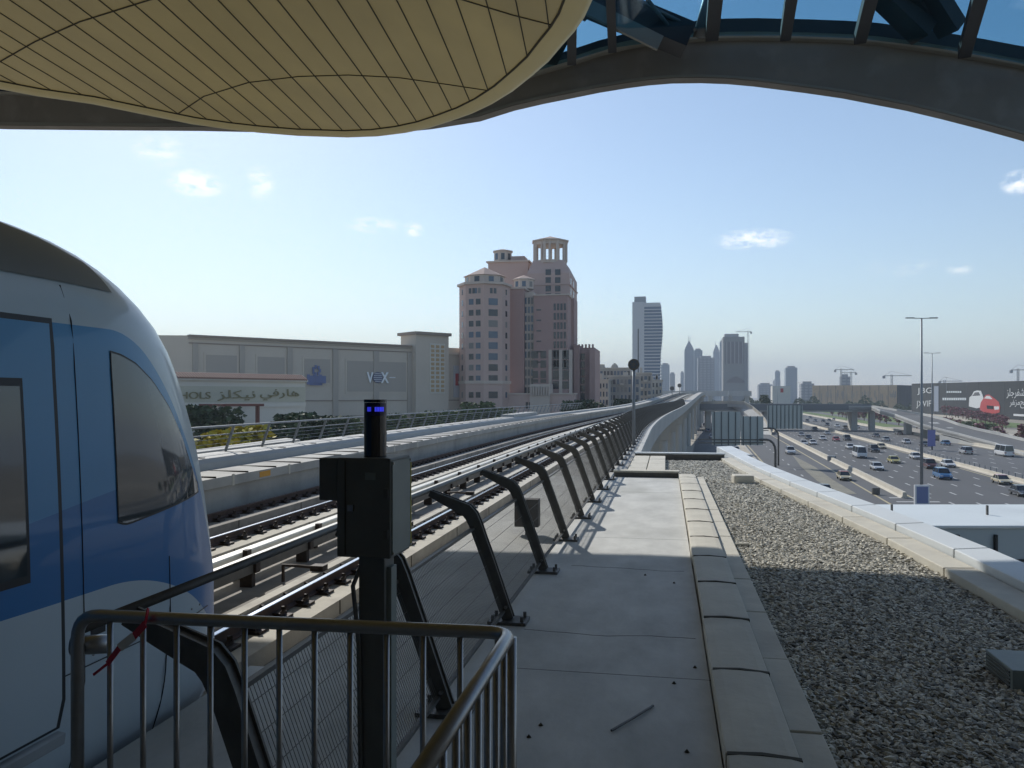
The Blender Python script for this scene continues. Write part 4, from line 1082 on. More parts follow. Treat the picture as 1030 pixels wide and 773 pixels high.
# ---- lamp masts
def mast(px, d, top_py, arm, label, lean=0, m=polem):
    p = W(px, HY, d); zt = EYE + (HY - top_py) / F * d
    t = thing('street_lamp', label, 'street lamp', (p.x, p.y, GZ), 'tall double armed street lamps')
    d *= K; arm *= K; p = W(px, HY, d); zt = EYE + (HY - top_py) / F * d; t.location = (p.x, p.y, GZ); LOC[t.name] = Vector((p.x, p.y, GZ)); r = .19 if arm > 1.4 else .12
    b = MB(); b.tube([(p.x, p.y, GZ), (p.x, p.y, zt)], [r * 1.15, r * .55], 12); b.build('pole', m, t, smooth=True)
    ux = Vector((CS, SN, 0))
    for s in (-1, 1):
        b = MB(); q = Vector((p.x, p.y, zt)); b.beam(q - ux * .0, q + ux * s * arm * .5 + Vector((0, 0, .02)), .10, .09); b.build('lamp_arm', m, t)
        b = MB(); b.obox(q + ux * s * arm * .76 + Vector((0, 0, .06)), ux, arm * .27, (-SN, CS, 0), .16, .07); b.build('lamp_head', m, t, bevel=.02)
    return t, p, zt
t, p, zt = mast(927, 80, 320.5, 1.5, 'tallest nearest street lamp with wide twin arms rising from the violet box')
mast(937.5, 160, 355.5, 1.6, 'second street lamp just right of the nearest one with a violet banner')
for px, d, tp_, lab in ((851, 330, 376, 'slender distant street lamp in front of the tan hoarding'), (804, 520, 385, 'small far street lamp left of the tan hoarding'), (732.5, 300, 393, 'short street lamp beyond the sign backs'), (1017, 600, 389, 'faint street lamp behind the right hoarding edge'), (952, 420, 380, 'thin distant street lamp above the black hoarding'), (782, 430, 386.5, 'faint lamp standing left of the farther sign back')):
    mast(px, d, tp_, .8, lab)
lb_ = thing('advert_box', 'white framed violet advertising box at the foot of the nearest street lamp', 'advert box', tuple(W(927, 0, 102)[:2]) + (GZ,))
ux = Vector((CS, SN, 0)); uy = Vector((-SN, CS, 0)); c = W(927, 498, 103); hw = 7.2 / F * 103
b = MB(); b.obox((c.x, c.y, c.z), ux, hw, uy, .2, 1.25); b.build('box_frame', whitep, lb_, bevel=.03)
b = MB(); c2 = c - uy * .19; b.obox(c2, ux, hw - .18, uy, .012, 1.05); b.build('violet_face', mat('advert_face', (.14, .18, .34), .4), lb_)
b = MB(); b.obox((c.x, c.y, (c.z - 1.25 + GZ) / 2), ux, .4, uy, .15, abs(c.z - 1.25 - GZ) / 2 - .003); b.build('box_foot', polem, lb_)
bn = thing('lamp_banner', 'violet banner hanging low on the second street lamp', 'banner', tuple(W(937, 451, 212)[:2]) + (GZ,))
b = MB(); c = W(937, 441, 212); b.obox(c, ux, 1.0, uy, .04, 2.1); b.build('banner_cloth', violet, bn)
b = MB(); b.obox(c + Vector((0, 0, 2.17)), ux, 1.05, uy, .06, .05); b.build('banner_bar', polem, bn)
# small camera sign at the gore and a dark signal at the right edge
cs_ = thing('road_cabinet', 'small dark roadside cabinet on a leg by the service road', 'cabinet', (rx(19.4, 96), 96, GZ))
c = W(881, 498, 116); b = MB(); b.obox((c.x, c.y, c.z + .3), ux, .5, uy, .2, .7); b.build('cabinet_box', darksteel, cs_, bevel=.02)
b = MB(); b.tube([(c.x, c.y, GZ), (c.x, c.y, c.z - .4)], .06, 8); b.build('cabinet_leg', darksteel, cs_)
# flagpoles and thin post left
# ---- hoardings
def hoarding(label, pxa, ya_t, ya_b, da, pxb, yb_t, yb_b, db, m, nseam=8):
    da *= K; db *= K
    a = W(pxa, HY, da); c = W(pxb, HY, db); t = thing('hoarding', label, 'hoarding', ((a.x + c.x) / 2, (a.y + c.y) / 2, GZ))
    za = EYE + (HY - ya_t) / F * da; zb = EYE + (HY - yb_t) / F * db; v = Vector((c.x - a.x, c.y - a.y, 0)); n_ = Vector((-v.y, v.x, 0)).normalized() * 1.2
    if n_.y < 0: n_ = -n_
    b = MB(); b.add([(a.x, a.y, GZ), (c.x, c.y, GZ), (c.x + n_.x, c.y + n_.y, GZ), (a.x + n_.x, a.y + n_.y, GZ), (a.x, a.y, za), (c.x, c.y, zb), (c.x + n_.x, c.y + n_.y, zb), (a.x + n_.x, a.y + n_.y, za)],
                    [(0, 3, 2, 1), (4, 5, 6, 7), (0, 1, 5, 4), (1, 2, 6, 5), (2, 3, 7, 6), (3, 0, 4, 7)]); b.build('hoarding_panel', m, t)
    vn = v.normalized()
    b = MB()
    for k in range(1, nseam):
        p = a + v * k / nseam; z = za + (zb - za) * k / nseam; b.obox((p.x - n_.x * .03, p.y - n_.y * .03, (GZ + z) / 2), vn, .25, n_, .05, (z - GZ) / 2)
    b.build('panel_joint', archdark, t)
    def at(px, py, push=.25):
        # point on the board plane seen in this photo column
        dx = (px - CX) / F; ra = (a.x * CS + a.y * SN, -a.x * SN + a.y * CS); rc = (c.x * CS + c.y * SN, -c.x * SN + c.y * CS)
        s = (dx * ra[1] - ra[0]) / ((rc[0] - ra[0]) - dx * (rc[1] - ra[1])); d = ra[1] + (rc[1] - ra[1]) * s
        q = W(px, py, d); return q - n_.normalized() * push
    return t, at, vn
t1, at1, v1 = hoarding('long tan hoarding with dark streaks behind the curved ramp', 817, 388, 407, 700, 903, 387.5, 408, 620, hoardt, 10)
b = MB(); r = random.Random(5)
for k in range(46):
    px = 819 + r.random() * 82; p = at1(px, 402 - r.random() * 6, .2); b.obox(p, v1, .35 + r.random() * .5, (0, 1, 0), .05, 1.5 + r.random() * 3.5)
b.build('dark_streaks', malltrim, t1)
b = MB(); 
t2, at2, v2 = hoarding('dark end wall at the right end of the tan hoarding', 903.5, 387.5, 409, 618, 918, 388, 411, 640, hoard, 2)
t3, at3, v3 = hoarding('long black hoarding with white lettering and two cars pictured', 917, 386.2, 413, 520, 1100, 381.5, 431, 300, hoard, 14)
def txt(t, at, v, body, x0, x1, yb, yt, m=whitep):
    p = at(x0, yb); q = at(x1, yb); h = at(x0, yt).z - p.z
    return text_obj('white_lettering', body, p, (q - p).normalized(), h, m, t, depth=.1, fitw=(q - p).length)
txt(t3, at3, v3, 'JBG', 923, 938, 397.5, 390.5)
txt(t3, at3, v3, 'JXVIF', 922, 937, 411, 403.5)
txt(t3, at3, v3, '\uFEB0\uFEE0\uFE9F\uFEAE\uFED4\uFEB7', 1013, 1031, 401, 391)
txt(t3, at3, v3, '\uFEAE\uFED4\uFEAF\uFEE3\uFEA2', 1016, 1031, 411, 402.5)
def bar(x0, x1, y0, y1, m, nm, push=.3):
    p, q = at3(x0, y1, push), at3(x1, y0, push); b = MB(); b.obox((p + q) / 2, v3, (Vector((q.x - p.x, q.y - p.y, 0))).length / 2, (-v3.y, v3.x, 0), .05, abs(q.z - p.z) / 2); return b.build(nm, m, t3)
for i in range(7): bar(952.5 + i * 2.2, 954.1 + i * 2.2, 393.6, 395.4, silverm, 'small_letter')
for i in range(11): bar(948.5 + i * 2.2, 950.2 + i * 2.2, 400.4, 402.8, silverm, 'small_letter')
bar(940, 944.5, 388.5, 414, mat('hoarding_grey_panel', (.22, .25, .32), .6), 'grey_panel')
bar(1020, 1031, 417, 418.6, whitep, 'white_stripe')
# the two cars on the picture
def flatshape(pl, m, nm, push):
    P = [at3(x, y, push) for x, y in pl]; Q = [at3(x, y, push - .1) for x, y in pl]; n = len(pl); b = MB()
    b.add(P + Q, [tuple(range(n)), tuple(range(n, 2 * n))[::-1]] + [(i, (i + 1) % n, n + (i + 1) % n, n + i) for i in range(n)]); b.build(nm, m, t3)
flatshape([(975, 409), (975.5, 400), (978, 398), (980, 394), (983, 393), (987, 393.3), (988.5, 397), (990, 402), (987, 410), (983, 411)], whitep, 'pictured_white_car', .3)
flatshape([(978.5, 398.5), (981, 395), (985, 394.6), (986.5, 398)], carglass, 'pictured_window', .36)
flatshape([(986, 411), (987, 405), (989, 402), (992, 397.5), (995, 397), (998, 399), (1002, 402), (1005, 404.5), (1006.5, 409), (1006, 415), (1001, 416.5), (992, 416), (987, 414)], redpaint, 'pictured_red_car', .34)
flatshape([(990.5, 401), (993, 398.4), (996, 398.6), (999, 401.8)], whitep, 'pictured_windscreen', .4)
flatshape([(993, 408), (1000, 408.6), (1000, 412), (993.5, 411.5)], carglass, 'pictured_grille', .4)
flatshape([(1000.5, 409), (1005.5, 409), (1005.5, 412), (1001, 412.6)], whitep, 'pictured_headlight', .4)

# ================================================================== TREES
def tree_mesh(name, H, Rc, leafs, lm, seed, squash=1.0, low=.35, size=.34):
    r = random.Random(seed); tr = MB()
    tr.tube([(0, 0, 0), (.05 * H * (r.random() - .5), .02 * H, H * .35), (.1 * (r.random() - .5) * H, .05, H * .62)], [H * .022 + .05, H * .016 + .03, .04], 7)
    cl = []
    for k in range(9):
        a = r.random() * 6.28; rr = Rc * (.25 + .6 * r.random()); z = H * (low + .12 + (1 - low - .2) * r.random())
        e = (rr * math.cos(a), rr * math.sin(a), z); tr.tube([(0, 0, H * .35), (e[0] * .5, e[1] * .5, (H * .35 + z) / 2 + .2), e], [.05 + H * .006, .04, .02], 5); cl.append(e)
    cl.append((0, 0, H * .86))
    cr = MB()
    for i in range(leafs):
        c = r.choice(cl); R_ = Rc * (.38 + .12 * r.random())
        while 1:
            v = Vector((r.uniform(-1, 1), r.uniform(-1, 1), r.uniform(-1, 1)))
            if .25 < v.length < 1: break
        p = Vector(c) + v * R_; p.z = max(H * low * .6, min(H, Vector(c).z + v.z * R_ * squash))
        n = Vector((r.gauss(0, 1), r.gauss(0, 1), r.gauss(0, 1) + .5)).normalized(); u = n.cross(Vector((0, 0, 1))).normalized() * size * r.uniform(.5, 1.1); w = n.cross(u).normalized() * u.length * r.uniform(.5, .9)
        cr.add([p - u, p - w, p + u, p + w], [(0, 1, 2, 3)])
    return tr, cr
kinds_ = {}
def make_tree(nm, label, cat, H, Rc, leafs, lm, seed, **k):
    tr, cr = tree_mesh(nm, H, Rc, leafs, lm, seed, **k); t = thing(nm, label, cat, (0, 0, 0)); tr.build('trunk', trunkm, t); cr.build('crown', lm, t); return t
pro = {'dark': make_tree('leafy_tree', '', 'tree', 8, 3.4, 2400, leafd, 1), 'green': make_tree('leafy_tree', '', 'tree', 8, 3.0, 2000, leafg, 2),
       'yellow': make_tree('leafy_tree', '', 'tree', 8, 1.8, 1800, leafy, 3, size=.22, low=.4), 'pink': make_tree('young_tree', '', 'tree', 5, 1.5, 420, leafp, 4, size=.30, low=.2), 'bush': make_tree('bush', '', 'bush', 2.2, 1.8, 900, leafg, 5, low=.1, size=.22)}
used = set()
def plant(kind, px, d, top_py, label, group=None, wscale=1.0, zbase=GZ):
    p = W(px, HY, d); zt = EYE + (HY - top_py) / F * d; H0 = {'dark': 8, 'green': 8, 'yellow': 8, 'pink': 5, 'bush': 2.2}[kind]
    s = (zt - zbase) / H0; src = pro[kind]
    if kind not in used: used.add(kind); t = src
    else: t = copy_tree(src, (0, 0, 0), 0)
    t.location = (p.x, p.y, zbase); t.rotation_euler = (0, 0, random.random() * 6); w = wscale * (s if s < 1.6 else 1.3); t.scale = (w, w, s); tag(t, label, None, group); return t
plant('yellow', 236, 60, 430, 'slim yellow flowering tree just beyond the left railing')
plant('yellow', 252, 63, 427.5, 'yellow tree top right of the slim one behind the railing', wscale=1.1)
plant('yellow', 206, 55, 434, 'yellow tree partly hidden by the train nose')
plant('dark', 212, 130, 409, 'dark round tree under the red pergola by the mall', wscale=1.0)
for px, d, tp_, lab in ((286, 120, 418, 'dark low tree right of the yellow ones'), (305, 118, 417, 'dark tree in front of the pale store wall end'), (326, 122, 419, 'dark tree at the foot of the mall wall')): plant('dark', px, d, tp_, lab)
for i, (px, d, tp_, lab) in enumerate(((350, 150, 420, 'green tree just left of the signal box beacon'), (398, 160, 417, 'green tree right of the signal box beacon'), (425, 170, 416, 'green tree below the mall tower'), (448, 180, 414, 'green tree at the right end of the mall'), (486, 196, 405, 'bright green tree in front of the octagonal hotel tower'), (468, 190, 412, 'low green tree between mall and hotel'), (505, 196, 411, 'low green tree right of the octagonal hotel tower foot'))): plant('green', px, d, tp_, lab)
for px, d, tp_, lab in ((582, 205, 403, 'dark tree at the foot of the crenellated hotel wing'), (592, 208, 405, 'dark tree right of the crenellated wing foot'), (629, 250, 402, 'dark tree in front of the grey flats'), (640, 255, 405, 'small dark tree behind the track signal pole'), (611, 240, 410, 'dark low tree between hotel and flats'), (770, 420, 398, 'dark tree behind the farther sign back')): plant('dark', px, d, tp_, lab)
for i in range(22):
    Y = 200 + i * 20; c = 66.6 + (i % 3) * .5; x = rx(c, Y) + 1; u = x * CS + Y * SN; d = -x * SN + Y * CS; px = CX + F * u / d
    plant('pink', px, d, HY + (-GZ - 5.0 - (i % 4) * .4 + 2) / d * F, 'young pink flowering tree in the row beside the ramp', 'young pink flowering trees beside the ramp', 1.3)
for i in range(14):
    Y = 226 + i * 34; x = rx(84 + (i % 2) * 3, Y); u = x * CS + Y * SN; d = -x * SN + Y * CS; px = CX + F * u / d
    plant('bush', px, d, HY + (-GZ - 2.8 + 2) / d * F, 'green bush on the verge in front of the black hoarding', 'green bushes before the black hoarding', 1.6)
for i in range(34):
    tt = i / 33.0; base = 409.5 + 22 * tt ** 1.2; d = F * (EYE - GZ) / (base - HY); plant('pink', 900 + 112 * tt + random.uniform(-1, 1), d, base - 7 - 5 * tt - random.random() * 2, 'reddish young tree in the long row before the black hoarding', 'reddish young trees before the hoardings', 1.2)
b = MB(); r = random.Random(9)
for k in range(5200):
    px = 700 + r.random() * 330; d = r.uniform(720, 1000); x = W(px, HY, d); h = r.random() ** .7 * (7 + 4 * math.sin(px * .11) + 3 * math.sin(px * .37)); 
    u = Vector((r.gauss(0, 1), r.gauss(0, 1), r.gauss(0, 1))).normalized() * 1.5; w = u.cross(Vector((r.random(), r.random(), 1))).normalized() * 1.2; p = Vector((x.x, x.y, GZ + 1 + h)); b.add([p - u, p - w, p + u, p + w], [(0, 1, 2, 3)])
tag(b.build('distant_woodland', leafd), 'dark far belt of trees beyond the highway', None, None, 'stuff')
sheet('park_grass', 56.5, 120, 300, 620, .02, grass)
# ================================================================== BUILDINGS
NWIN = {}; WR = random.Random(21)
def win(b_obj, c, ux, hw, hh, m=glassd, dz=.06, cap=100, name='window'):
    k = NWIN.get(b_obj.name, 0)
    ux = Vector(ux).normalized(); n = ux.cross(Vector((0, 0, 1)))
    if m is glassd: m = WR.choice((glassd, glassd, glassb, glassb, curtain))
    if k < cap:
        NWIN[b_obj.name] = k + 1; b = MB(); b.obox(c, ux, hw, n, dz, hh); return b.build(name, m, b_obj)
    REST.setdefault(b_obj.name, (b_obj, MB(), m))[1].obox(c, ux, hw, n, dz, hh)
REST = {}
# ---- mall
P1 = W(163, HY, 192); P1b = W(193, HY, 199); P2_ = W(466, HY, 253)
ml = thing('shopping_mall', 'long beige flat roofed shopping mall with cinema sign and corner tower', 'building', ((P1.x + P2_.x) / 2, (P1.y + P2_.y) / 2, GZ))
zt = EYE + (HY - 338) / F * 199
v = Vector((P2_.x - P1b.x, P2_.y - P1b.y, 0)); Lm = v.length; v.normalize(); nb = Vector((-v.y, v.x, 0)); nb = nb if nb.y > 0 else -nb
P0 = P1b - Vector((v.x * .5 - nb.x * .9, v.y * .5 - nb.y * .9, 0)).normalized() * 34
A1, A2 = (P1b.x, P1b.y), (P2_.x, P2_.y)
b = MB(); b.prism([A1, A2, (A2[0] + nb.x * 60, A2[1] + nb.y * 60), (A1[0] + nb.x * 60 - v.x * 60, A1[1] + nb.y * 60 - v.y * 60), (A1[0] - v.x * 22 + nb.x * 16, A1[1] - v.y * 22 + nb.y * 16)], GZ, zt + .1); b.build('wall', mallm, ml)
def msp(px):           # point along the front wall in this photo column
    dx = (px - CX) / F; ra = (P1b.x * CS + P1b.y * SN, -P1b.x * SN + P1b.y * CS); rc = (P2_.x * CS + P2_.y * SN, -P2_.x * SN + P2_.y * CS)
    s = (dx * ra[1] - ra[0]) / ((rc[0] - ra[0]) - dx * (rc[1] - ra[1])); return s * Lm, ra[1] + (rc[1] - ra[1]) * s
def mp(px, z, push=0): s, d = msp(px); q = P1b + v * s - nb * push; return Vector((q.x, q.y, z))
def mz(px, py): s, d = msp(px); return EYE + (HY - py) / F * d
def mbox(px0, px1, z0, z1, push, dep_, m, name, par=None):
    a, c = mp(px0, 0, push), mp(px1, 0, push); b = MB(); ctr = (a + c) / 2 + nb * (dep_ / 2); b.obox((ctr.x, ctr.y, (z0 + z1) / 2), v, (c - a).length / 2, nb, dep_ / 2, (z1 - z0) / 2); return b.build(name, m, par or ml)
mbox(190, 413, zt - .8, zt - .25, .35, 1.2, mallp, 'cornice'); mbox(189.5, 413, zt - .25, zt + .25, .9, 1.8, malltrim, 'cornice')
mbox(190, 466, zt - 1.9, zt - 1.6, .16, .3, malltrim, 'string_course')
mbox(193, 413, GZ, -3.3, .5, .55, malltrim, 'plinth_wall')
for px in (196, 243, 291, 337, 378, 412): mbox(px - 2.6, px + 2.6, -3.3, zt - 1.9, .45, .5, mallp, 'pilaster')
zA, zB = mz(230, 377), mz(230, 358)
for x0, x1, y0, y1 in ((207, 238, 379, 357), (259, 286, 380, 359), (306, 332, 385, 361), (349, 408, 394, 363)):
    mbox(x0 - 2, x1 + 2, mz(x0, y0) - .7, mz(x0, y1) + .6, .14, .2, mallm, 'panel_frame'); mbox(x0, x1, mz(x0, y0), mz(x0, y1), .2, .2, mallp, 'wall_panel')
mbox(193, 466, .7, 1.0, .2, .25, malltrim, 'string_course')
# corner tower
mbox(414, 447, GZ, mz(430, 338), 2.2, 8, mallm, 'corner_tower'); mbox(412.5, 448.5, mz(430, 338), mz(430, 335), 3.0, 10, malltrim, 'tower_cornice')
mbox(428, 443, mz(430, 396), mz(430, 346), 2.35, .3, mallpale, 'tower_panel')
lat = MB()
for r_ in range(11):
    for c_ in range(3):
        a = mp(430.5 + c_ * 5.0, 0, 2.45); lat.obox((a.x, a.y, mz(430, 393 - r_ * 4.4)), v, .55, nb, .1, .42)
ob_ = lat.build('tower_tiles', mat('tower_tile_ochre', (.50, .36, .20), .7), ml)
mbox(449, 466, zt - 2, zt - 1.2, .5, 1.2, mallm, 'cornice'); mbox(456, 462, mz(458, 400), mz(458, 368), .3, .3, mat('wall_poster', (.50, .50, .52), .6), 'poster')
mbox(457.5, 460.5, mz(459, 388), mz(459, 376), .45, .2, redpaint, 'poster_figure')
def mtxt(body, x0, x1, yb, yt, m, nm, push=.5, fit=True):
    p = mp(x0, mz(x0, yb), push); q = mp(x1, mz(x0, yb), push); h = mz(x0, yt) - mz(x0, yb)
    return text_obj(nm, body, p, (q - p).normalized(), h, m, ml, depth=.25, fitw=(q - p).length, bold=.03)
mtxt('V', 368, 374.5, 385.5, 374.5, silverm, 'sign_letter'); mtxt('X', 382, 390, 385.5, 374.5, silverm, 'sign_letter')
a = mp(378.8, mz(378, 380), .5); b = MB(); b.tube([a - nb * .25, a + nb * .15], 1.55, 24); b.build('sign_globe', mat('sign_globe', (.10, .12, .20), .4), ml)
b = MB()
for k in range(5):
    z = -1.1 + k * .55; w = (1.5 ** 2 - z * z) ** .5; b.obox(a - nb * .28 + Vector((0, 0, z)), v, w * .95, nb, .04, .05)
b.build('globe_lines', silverm, ml)
mbox(391, 397, mz(392, 380.4), mz(392, 379.6), .4, .1, silverm, 'sign_line')
b = MB(); a = mp(317.5, mz(317, 373), .5)
for k in range(7):
    an = k * 2 * math.pi / 7; b.obox(a + v * (1.0 * math.cos(an)) + Vector((0, 0, 1.0 * math.sin(an))), v, .28, nb, .08, .5)
b.build('emblem', blues, ml)
for i in range(9):
    q = mp(309.5 + i * 2.0, mz(317, 382), .5); b = MB(); b.obox(q, v, .42, nb, .07, 1.0 if i % 3 else 1.35); b.build('emblem_letter', blues, ml)
for i in range(6):
    q = mp(312 + i * 2.0, mz(317, 386.5), .5); b = MB(); b.obox(q, v, .35, nb, .07, .35); b.build('emblem_letter', blues, ml)
# store front volume with lettering
D3 = 165
S0, S1 = W(150, HY, 150), W(307, HY, 176)
sv = Vector((S1.x - S0.x, S1.y - S0.y, 0)); SL = sv.length; sv.normalize(); sn_ = Vector((-sv.y, sv.x, 0)); sn_ = sn_ if sn_.y > 0 else -sn_
st = thing('department_store', 'pale low department store front with tiled edge and bronze lettering', 'building', ((S0.x + S1.x) / 2, (S0.y + S1.y) / 2, GZ))
zs_ = EYE + (HY - 383.5) / F * 168
def sp2(px):
    dx = (px - CX) / F; ra = (S0.x * CS + S0.y * SN, -S0.x * SN + S0.y * CS); rc = (S1.x * CS + S1.y * SN, -S1.x * SN + S1.y * CS)
    s = (dx * ra[1] - ra[0]) / ((rc[0] - ra[0]) - dx * (rc[1] - ra[1])); return s * SL, ra[1] + (rc[1] - ra[1]) * s
def sz(px, py): return EYE + (HY - py) / F * sp2(px)[1]
def spt(px, z, push=0): q = S0 + sv * sp2(px)[0] - sn_ * push; return Vector((q.x, q.y, z))
b = MB(); b.prism([(S0.x - sv.x * 20, S0.y - sv.y * 20), (S1.x, S1.y), (S1.x + sn_.x * 25, S1.y + sn_.y * 25), (S0.x + sn_.x * 25, S0.y + sn_.y * 25)], GZ, zs_); b.build('wall', mallpale, st)
def sbox(px0, px1, z0, z1, push, dp, m, name):
    a, c = spt(px0, 0, push), spt(px1, 0, push); ctr = (a + c) / 2 + sn_ * dp / 2; b = MB(); b.obox((ctr.x, ctr.y, (z0 + z1) / 2), sv, (c - a).length / 2, sn_, dp / 2, (z1 - z0) / 2); return b.build(name, m, st)
sbox(140, 308, zs_, zs_ + .35, .7, 3, mallpale, 'eaves')
b = MB(); a, c = spt(140, zs_ + .36, .8), spt(308, zs_ + .36, .8); k = 0; L_ = (c - a).length
while k < L_: 
    q = a + sv * k; b.tube([q, q + sn_ * 2.2 + Vector((0, 0, 1.0))], .24, 6); k += .55
b.build('roof_tiles', terracotta, st)
sbox(150, 307, sz(240, 410), sz(240, 405.5), .25, .3, mallpale, 'string_course')
sbox(150, 307, sz(240, 404.8), sz(240, 389), .12, .2, mat('sign_band', (.50, .49, .40), .8), 'sign_band')
def stxt(body, x0, x1, yb, yt):
    p = spt(x0, sz(x0, yb), .3); q = spt(x1, sz(x0, yb), .3); return text_obj('shop_letters', body, p, (q - p).normalized(), sz(x0, yt) - sz(x0, yb), signtext, st, depth=.2, fitw=(q - p).length)
stxt('HARVEY NICHOLS', 98, 211, 401.5, 394)
AR = {'h': '\uFEEB', 'alef_f': '\uFE8E', 'ra': '\uFEAD', 'fa_i': '\uFED3', 'ya_f': '\uFEF2', 'nun_i': '\uFEE7', 'ya_m': '\uFEF4', 'kaf_m': '\uFEDC', 'lam_f': '\uFEE0', 'zay_f': '\uFEB0'}
ar1 = (AR['h'] + AR['alef_f'] + AR['ra'] + AR['fa_i'] + AR['ya_f'])[::-1]; ar2 = (AR['nun_i'] + AR['ya_m'] + AR['kaf_m'] + AR['lam_f'] + AR['zay_f'])[::-1]
stxt(ar2, 218, 256, 403.5, 392.5); stxt(ar1, 261, 300, 403, 391.5)
# red pergola
pg = thing('red_pergola', 'dark red timber pergola in front of the pale store wall', 'pergola', tuple(spt(216, 0, 6)[:2]) + (GZ,))
b = MB(); a, c = spt(190, 0, 6), spt(242, 0, 6); zz = sz(216, 407.5); ctr = (a + c) / 2; b.obox((ctr.x, ctr.y, zz), sv, (c - a).length / 2, sn_, 2.4, .25); b.build('canopy_beam', redpaint if 0 else mat('pergola_red', (.16, .06, .045), .8), pg)
for px in (193, 238):
    q = spt(px, 0, 7.5); b = MB(); b.box(q.x - .3, q.x + .3, q.y - .3, q.y + .3, GZ, zz); b.build('post', MATS['pergola_red'], pg)
# low white kerb roofs seen through the left railing
wr = thing('canopy_roof', 'low flat white canopy roof seen through the left railing', 'canopy', tuple(W(260, HY, 48)[:2]) + (GZ,))
p = [W(190, 449.5, 40), W(288, 444.5, 52), W(302, 448.5, 50), W(190, 458, 38)]
z_ = -.65; pp_ = [(q.x, q.y) for q in p]; b = MB(); b.prism(pp_, z_ - .45, z_); b.build('roof_slab', conc, wr)
b = MB()
for q in pp_: b.box(q[0] - .15, q[0] + .15, q[1] - .15, q[1] + .15, GZ, z_ - .45)
b.build('columns', conc, wr)
# access road wall beyond the left railing
b = MB(); a = W(120, HY, 75); c = W(640, HY, 290); b.beam((a.x, a.y, GZ + .6), (c.x, c.y, GZ + .6), .4, 1.2); tag(b.build('boundary_wall', conc), 'low pale boundary wall between the trees and the railway', 'wall')

# ---- hotel
HX = lambda px, Y: XA(px, Y)
ht = thing('hotel', 'tall pink rose hotel with octagonal tower, stepped blocks and open columned cupola', 'hotel', (HX(525, 262), 262, GZ))
def hbox(px0, px1, py_top, Y, D, m=hotelm, py_bot=None, name='wall_block'):
    x0, x1 = HX(px0, Y), HX(px1, Y); xm = (x0 + x1) / 2; z1 = ZA(py_top, xm, Y); z0 = GZ if py_bot is None else ZA(py_bot, xm, Y)
    b = MB(); b.box(x0, x1, Y, Y + D, z0, z1); b.build(name, m, ht); return x0, x1, z0, z1
def hcorn(px0, px1, py, Y, D, o=.5, h=.5, m=hotelc):
    x0, x1 = HX(px0, Y), HX(px1, Y); z = ZA(py, (x0 + x1) / 2, Y); b = MB(); b.box(x0 - o, x1 + o, Y - o, Y + D + o, z, z + h); b.build('cornice', m, ht)
# octagonal tower
oc = W(487.5, HY, 250); orot = YAW + R(90) + R(0)
Ro = 25.5 / F * 250
zc = EYE + (HY - 289) / F * 250
OP = MB().ngon((oc.x, oc.y), Ro, 8, YAW)
b = MB(); b.prism(OP, GZ, zc); b.build('octagon_tower', hotelm, ht)
b = MB(); b.prism(MB().ngon((oc.x, oc.y), Ro + .7, 8, YAW), zc, zc + .7); b.build('cornice', hotelc, ht)
zc2 = EYE + (HY - 386.5) / F * 250; b = MB(); b.prism(MB().ngon((oc.x, oc.y), Ro + .35, 8, YAW), zc2, zc2 + .9); b.build('cornice', hotelc, ht)
zc3 = EYE + (HY - 279) / F * 250; b = MB(); b.prism(MB().ngon((oc.x, oc.y), Ro * .78, 8, YAW), zc + .7, zc3); b.build('crown_drum', hotelc, ht)
b = MB(); b.cone((oc.x, oc.y), Ro * .86, zc3, EYE + (HY - 269) / F * 250, 8, YAW); b.build('crown_roof', hotelr, ht)
for fi, kind in ((-67.5, 1), (-22.5, 2), (22.5, 3), (67.5, 1)):
    aa = YAW - R(90) + R(fi); n_ = Vector((math.cos(aa), math.sin(aa), 0)); u_ = Vector((-n_.y, n_.x, 0)); fc_ = Vector((oc.x, oc.y, 0)) + n_ * (Ro * math.cos(R(22.5)) + .02)
    for f in range(10):
        z = EYE + (HY - (295.5 + f * 10.75)) / F * 250
        if f == 9: z = EYE + (HY - 397.5) / F * 250
        for o_ in ((0,) if kind == 1 or (kind == 3) else (-.0 - 1.15, 1.15)):
            ww = {1: .62, 2: .75, 3: 1.45}[kind]
            if f == 0: 
                for e_ in (-.6, .6): win(ht, fc_ + u_ * (o_ * .8 + e_ * (kind != 1)) + Vector((0, 0, z)), u_, .42, .8)
            else: win(ht, fc_ + u_ * o_ + Vector((0, 0, z)), u_, ww, .85 if kind != 3 else 1.0)
    f2 = Vector((oc.x, oc.y, 0)) + n_ * (Ro * .78 * math.cos(R(22.5)) + .02); win(ht, f2 + Vector((0, 0, (zc + zc3) / 2 + .1)), u_, .8, 1.0)
# dark connecting block and column block
hbox(513, 527, 291, 252, 24, hotelm2); hcorn(513, 527, 291, 252, 24)
x0, x1, _, z1 = hbox(527, 537, 294, 254, 24, hotelc)
for f in range(11):
    for k in range(3): win(ht, Vector((x0 + (x1 - x0) * (k + .5) / 3, 253.98, ZA(303 + f * 9, x0, 254))), (1, 0, 0), .36, 1.0)
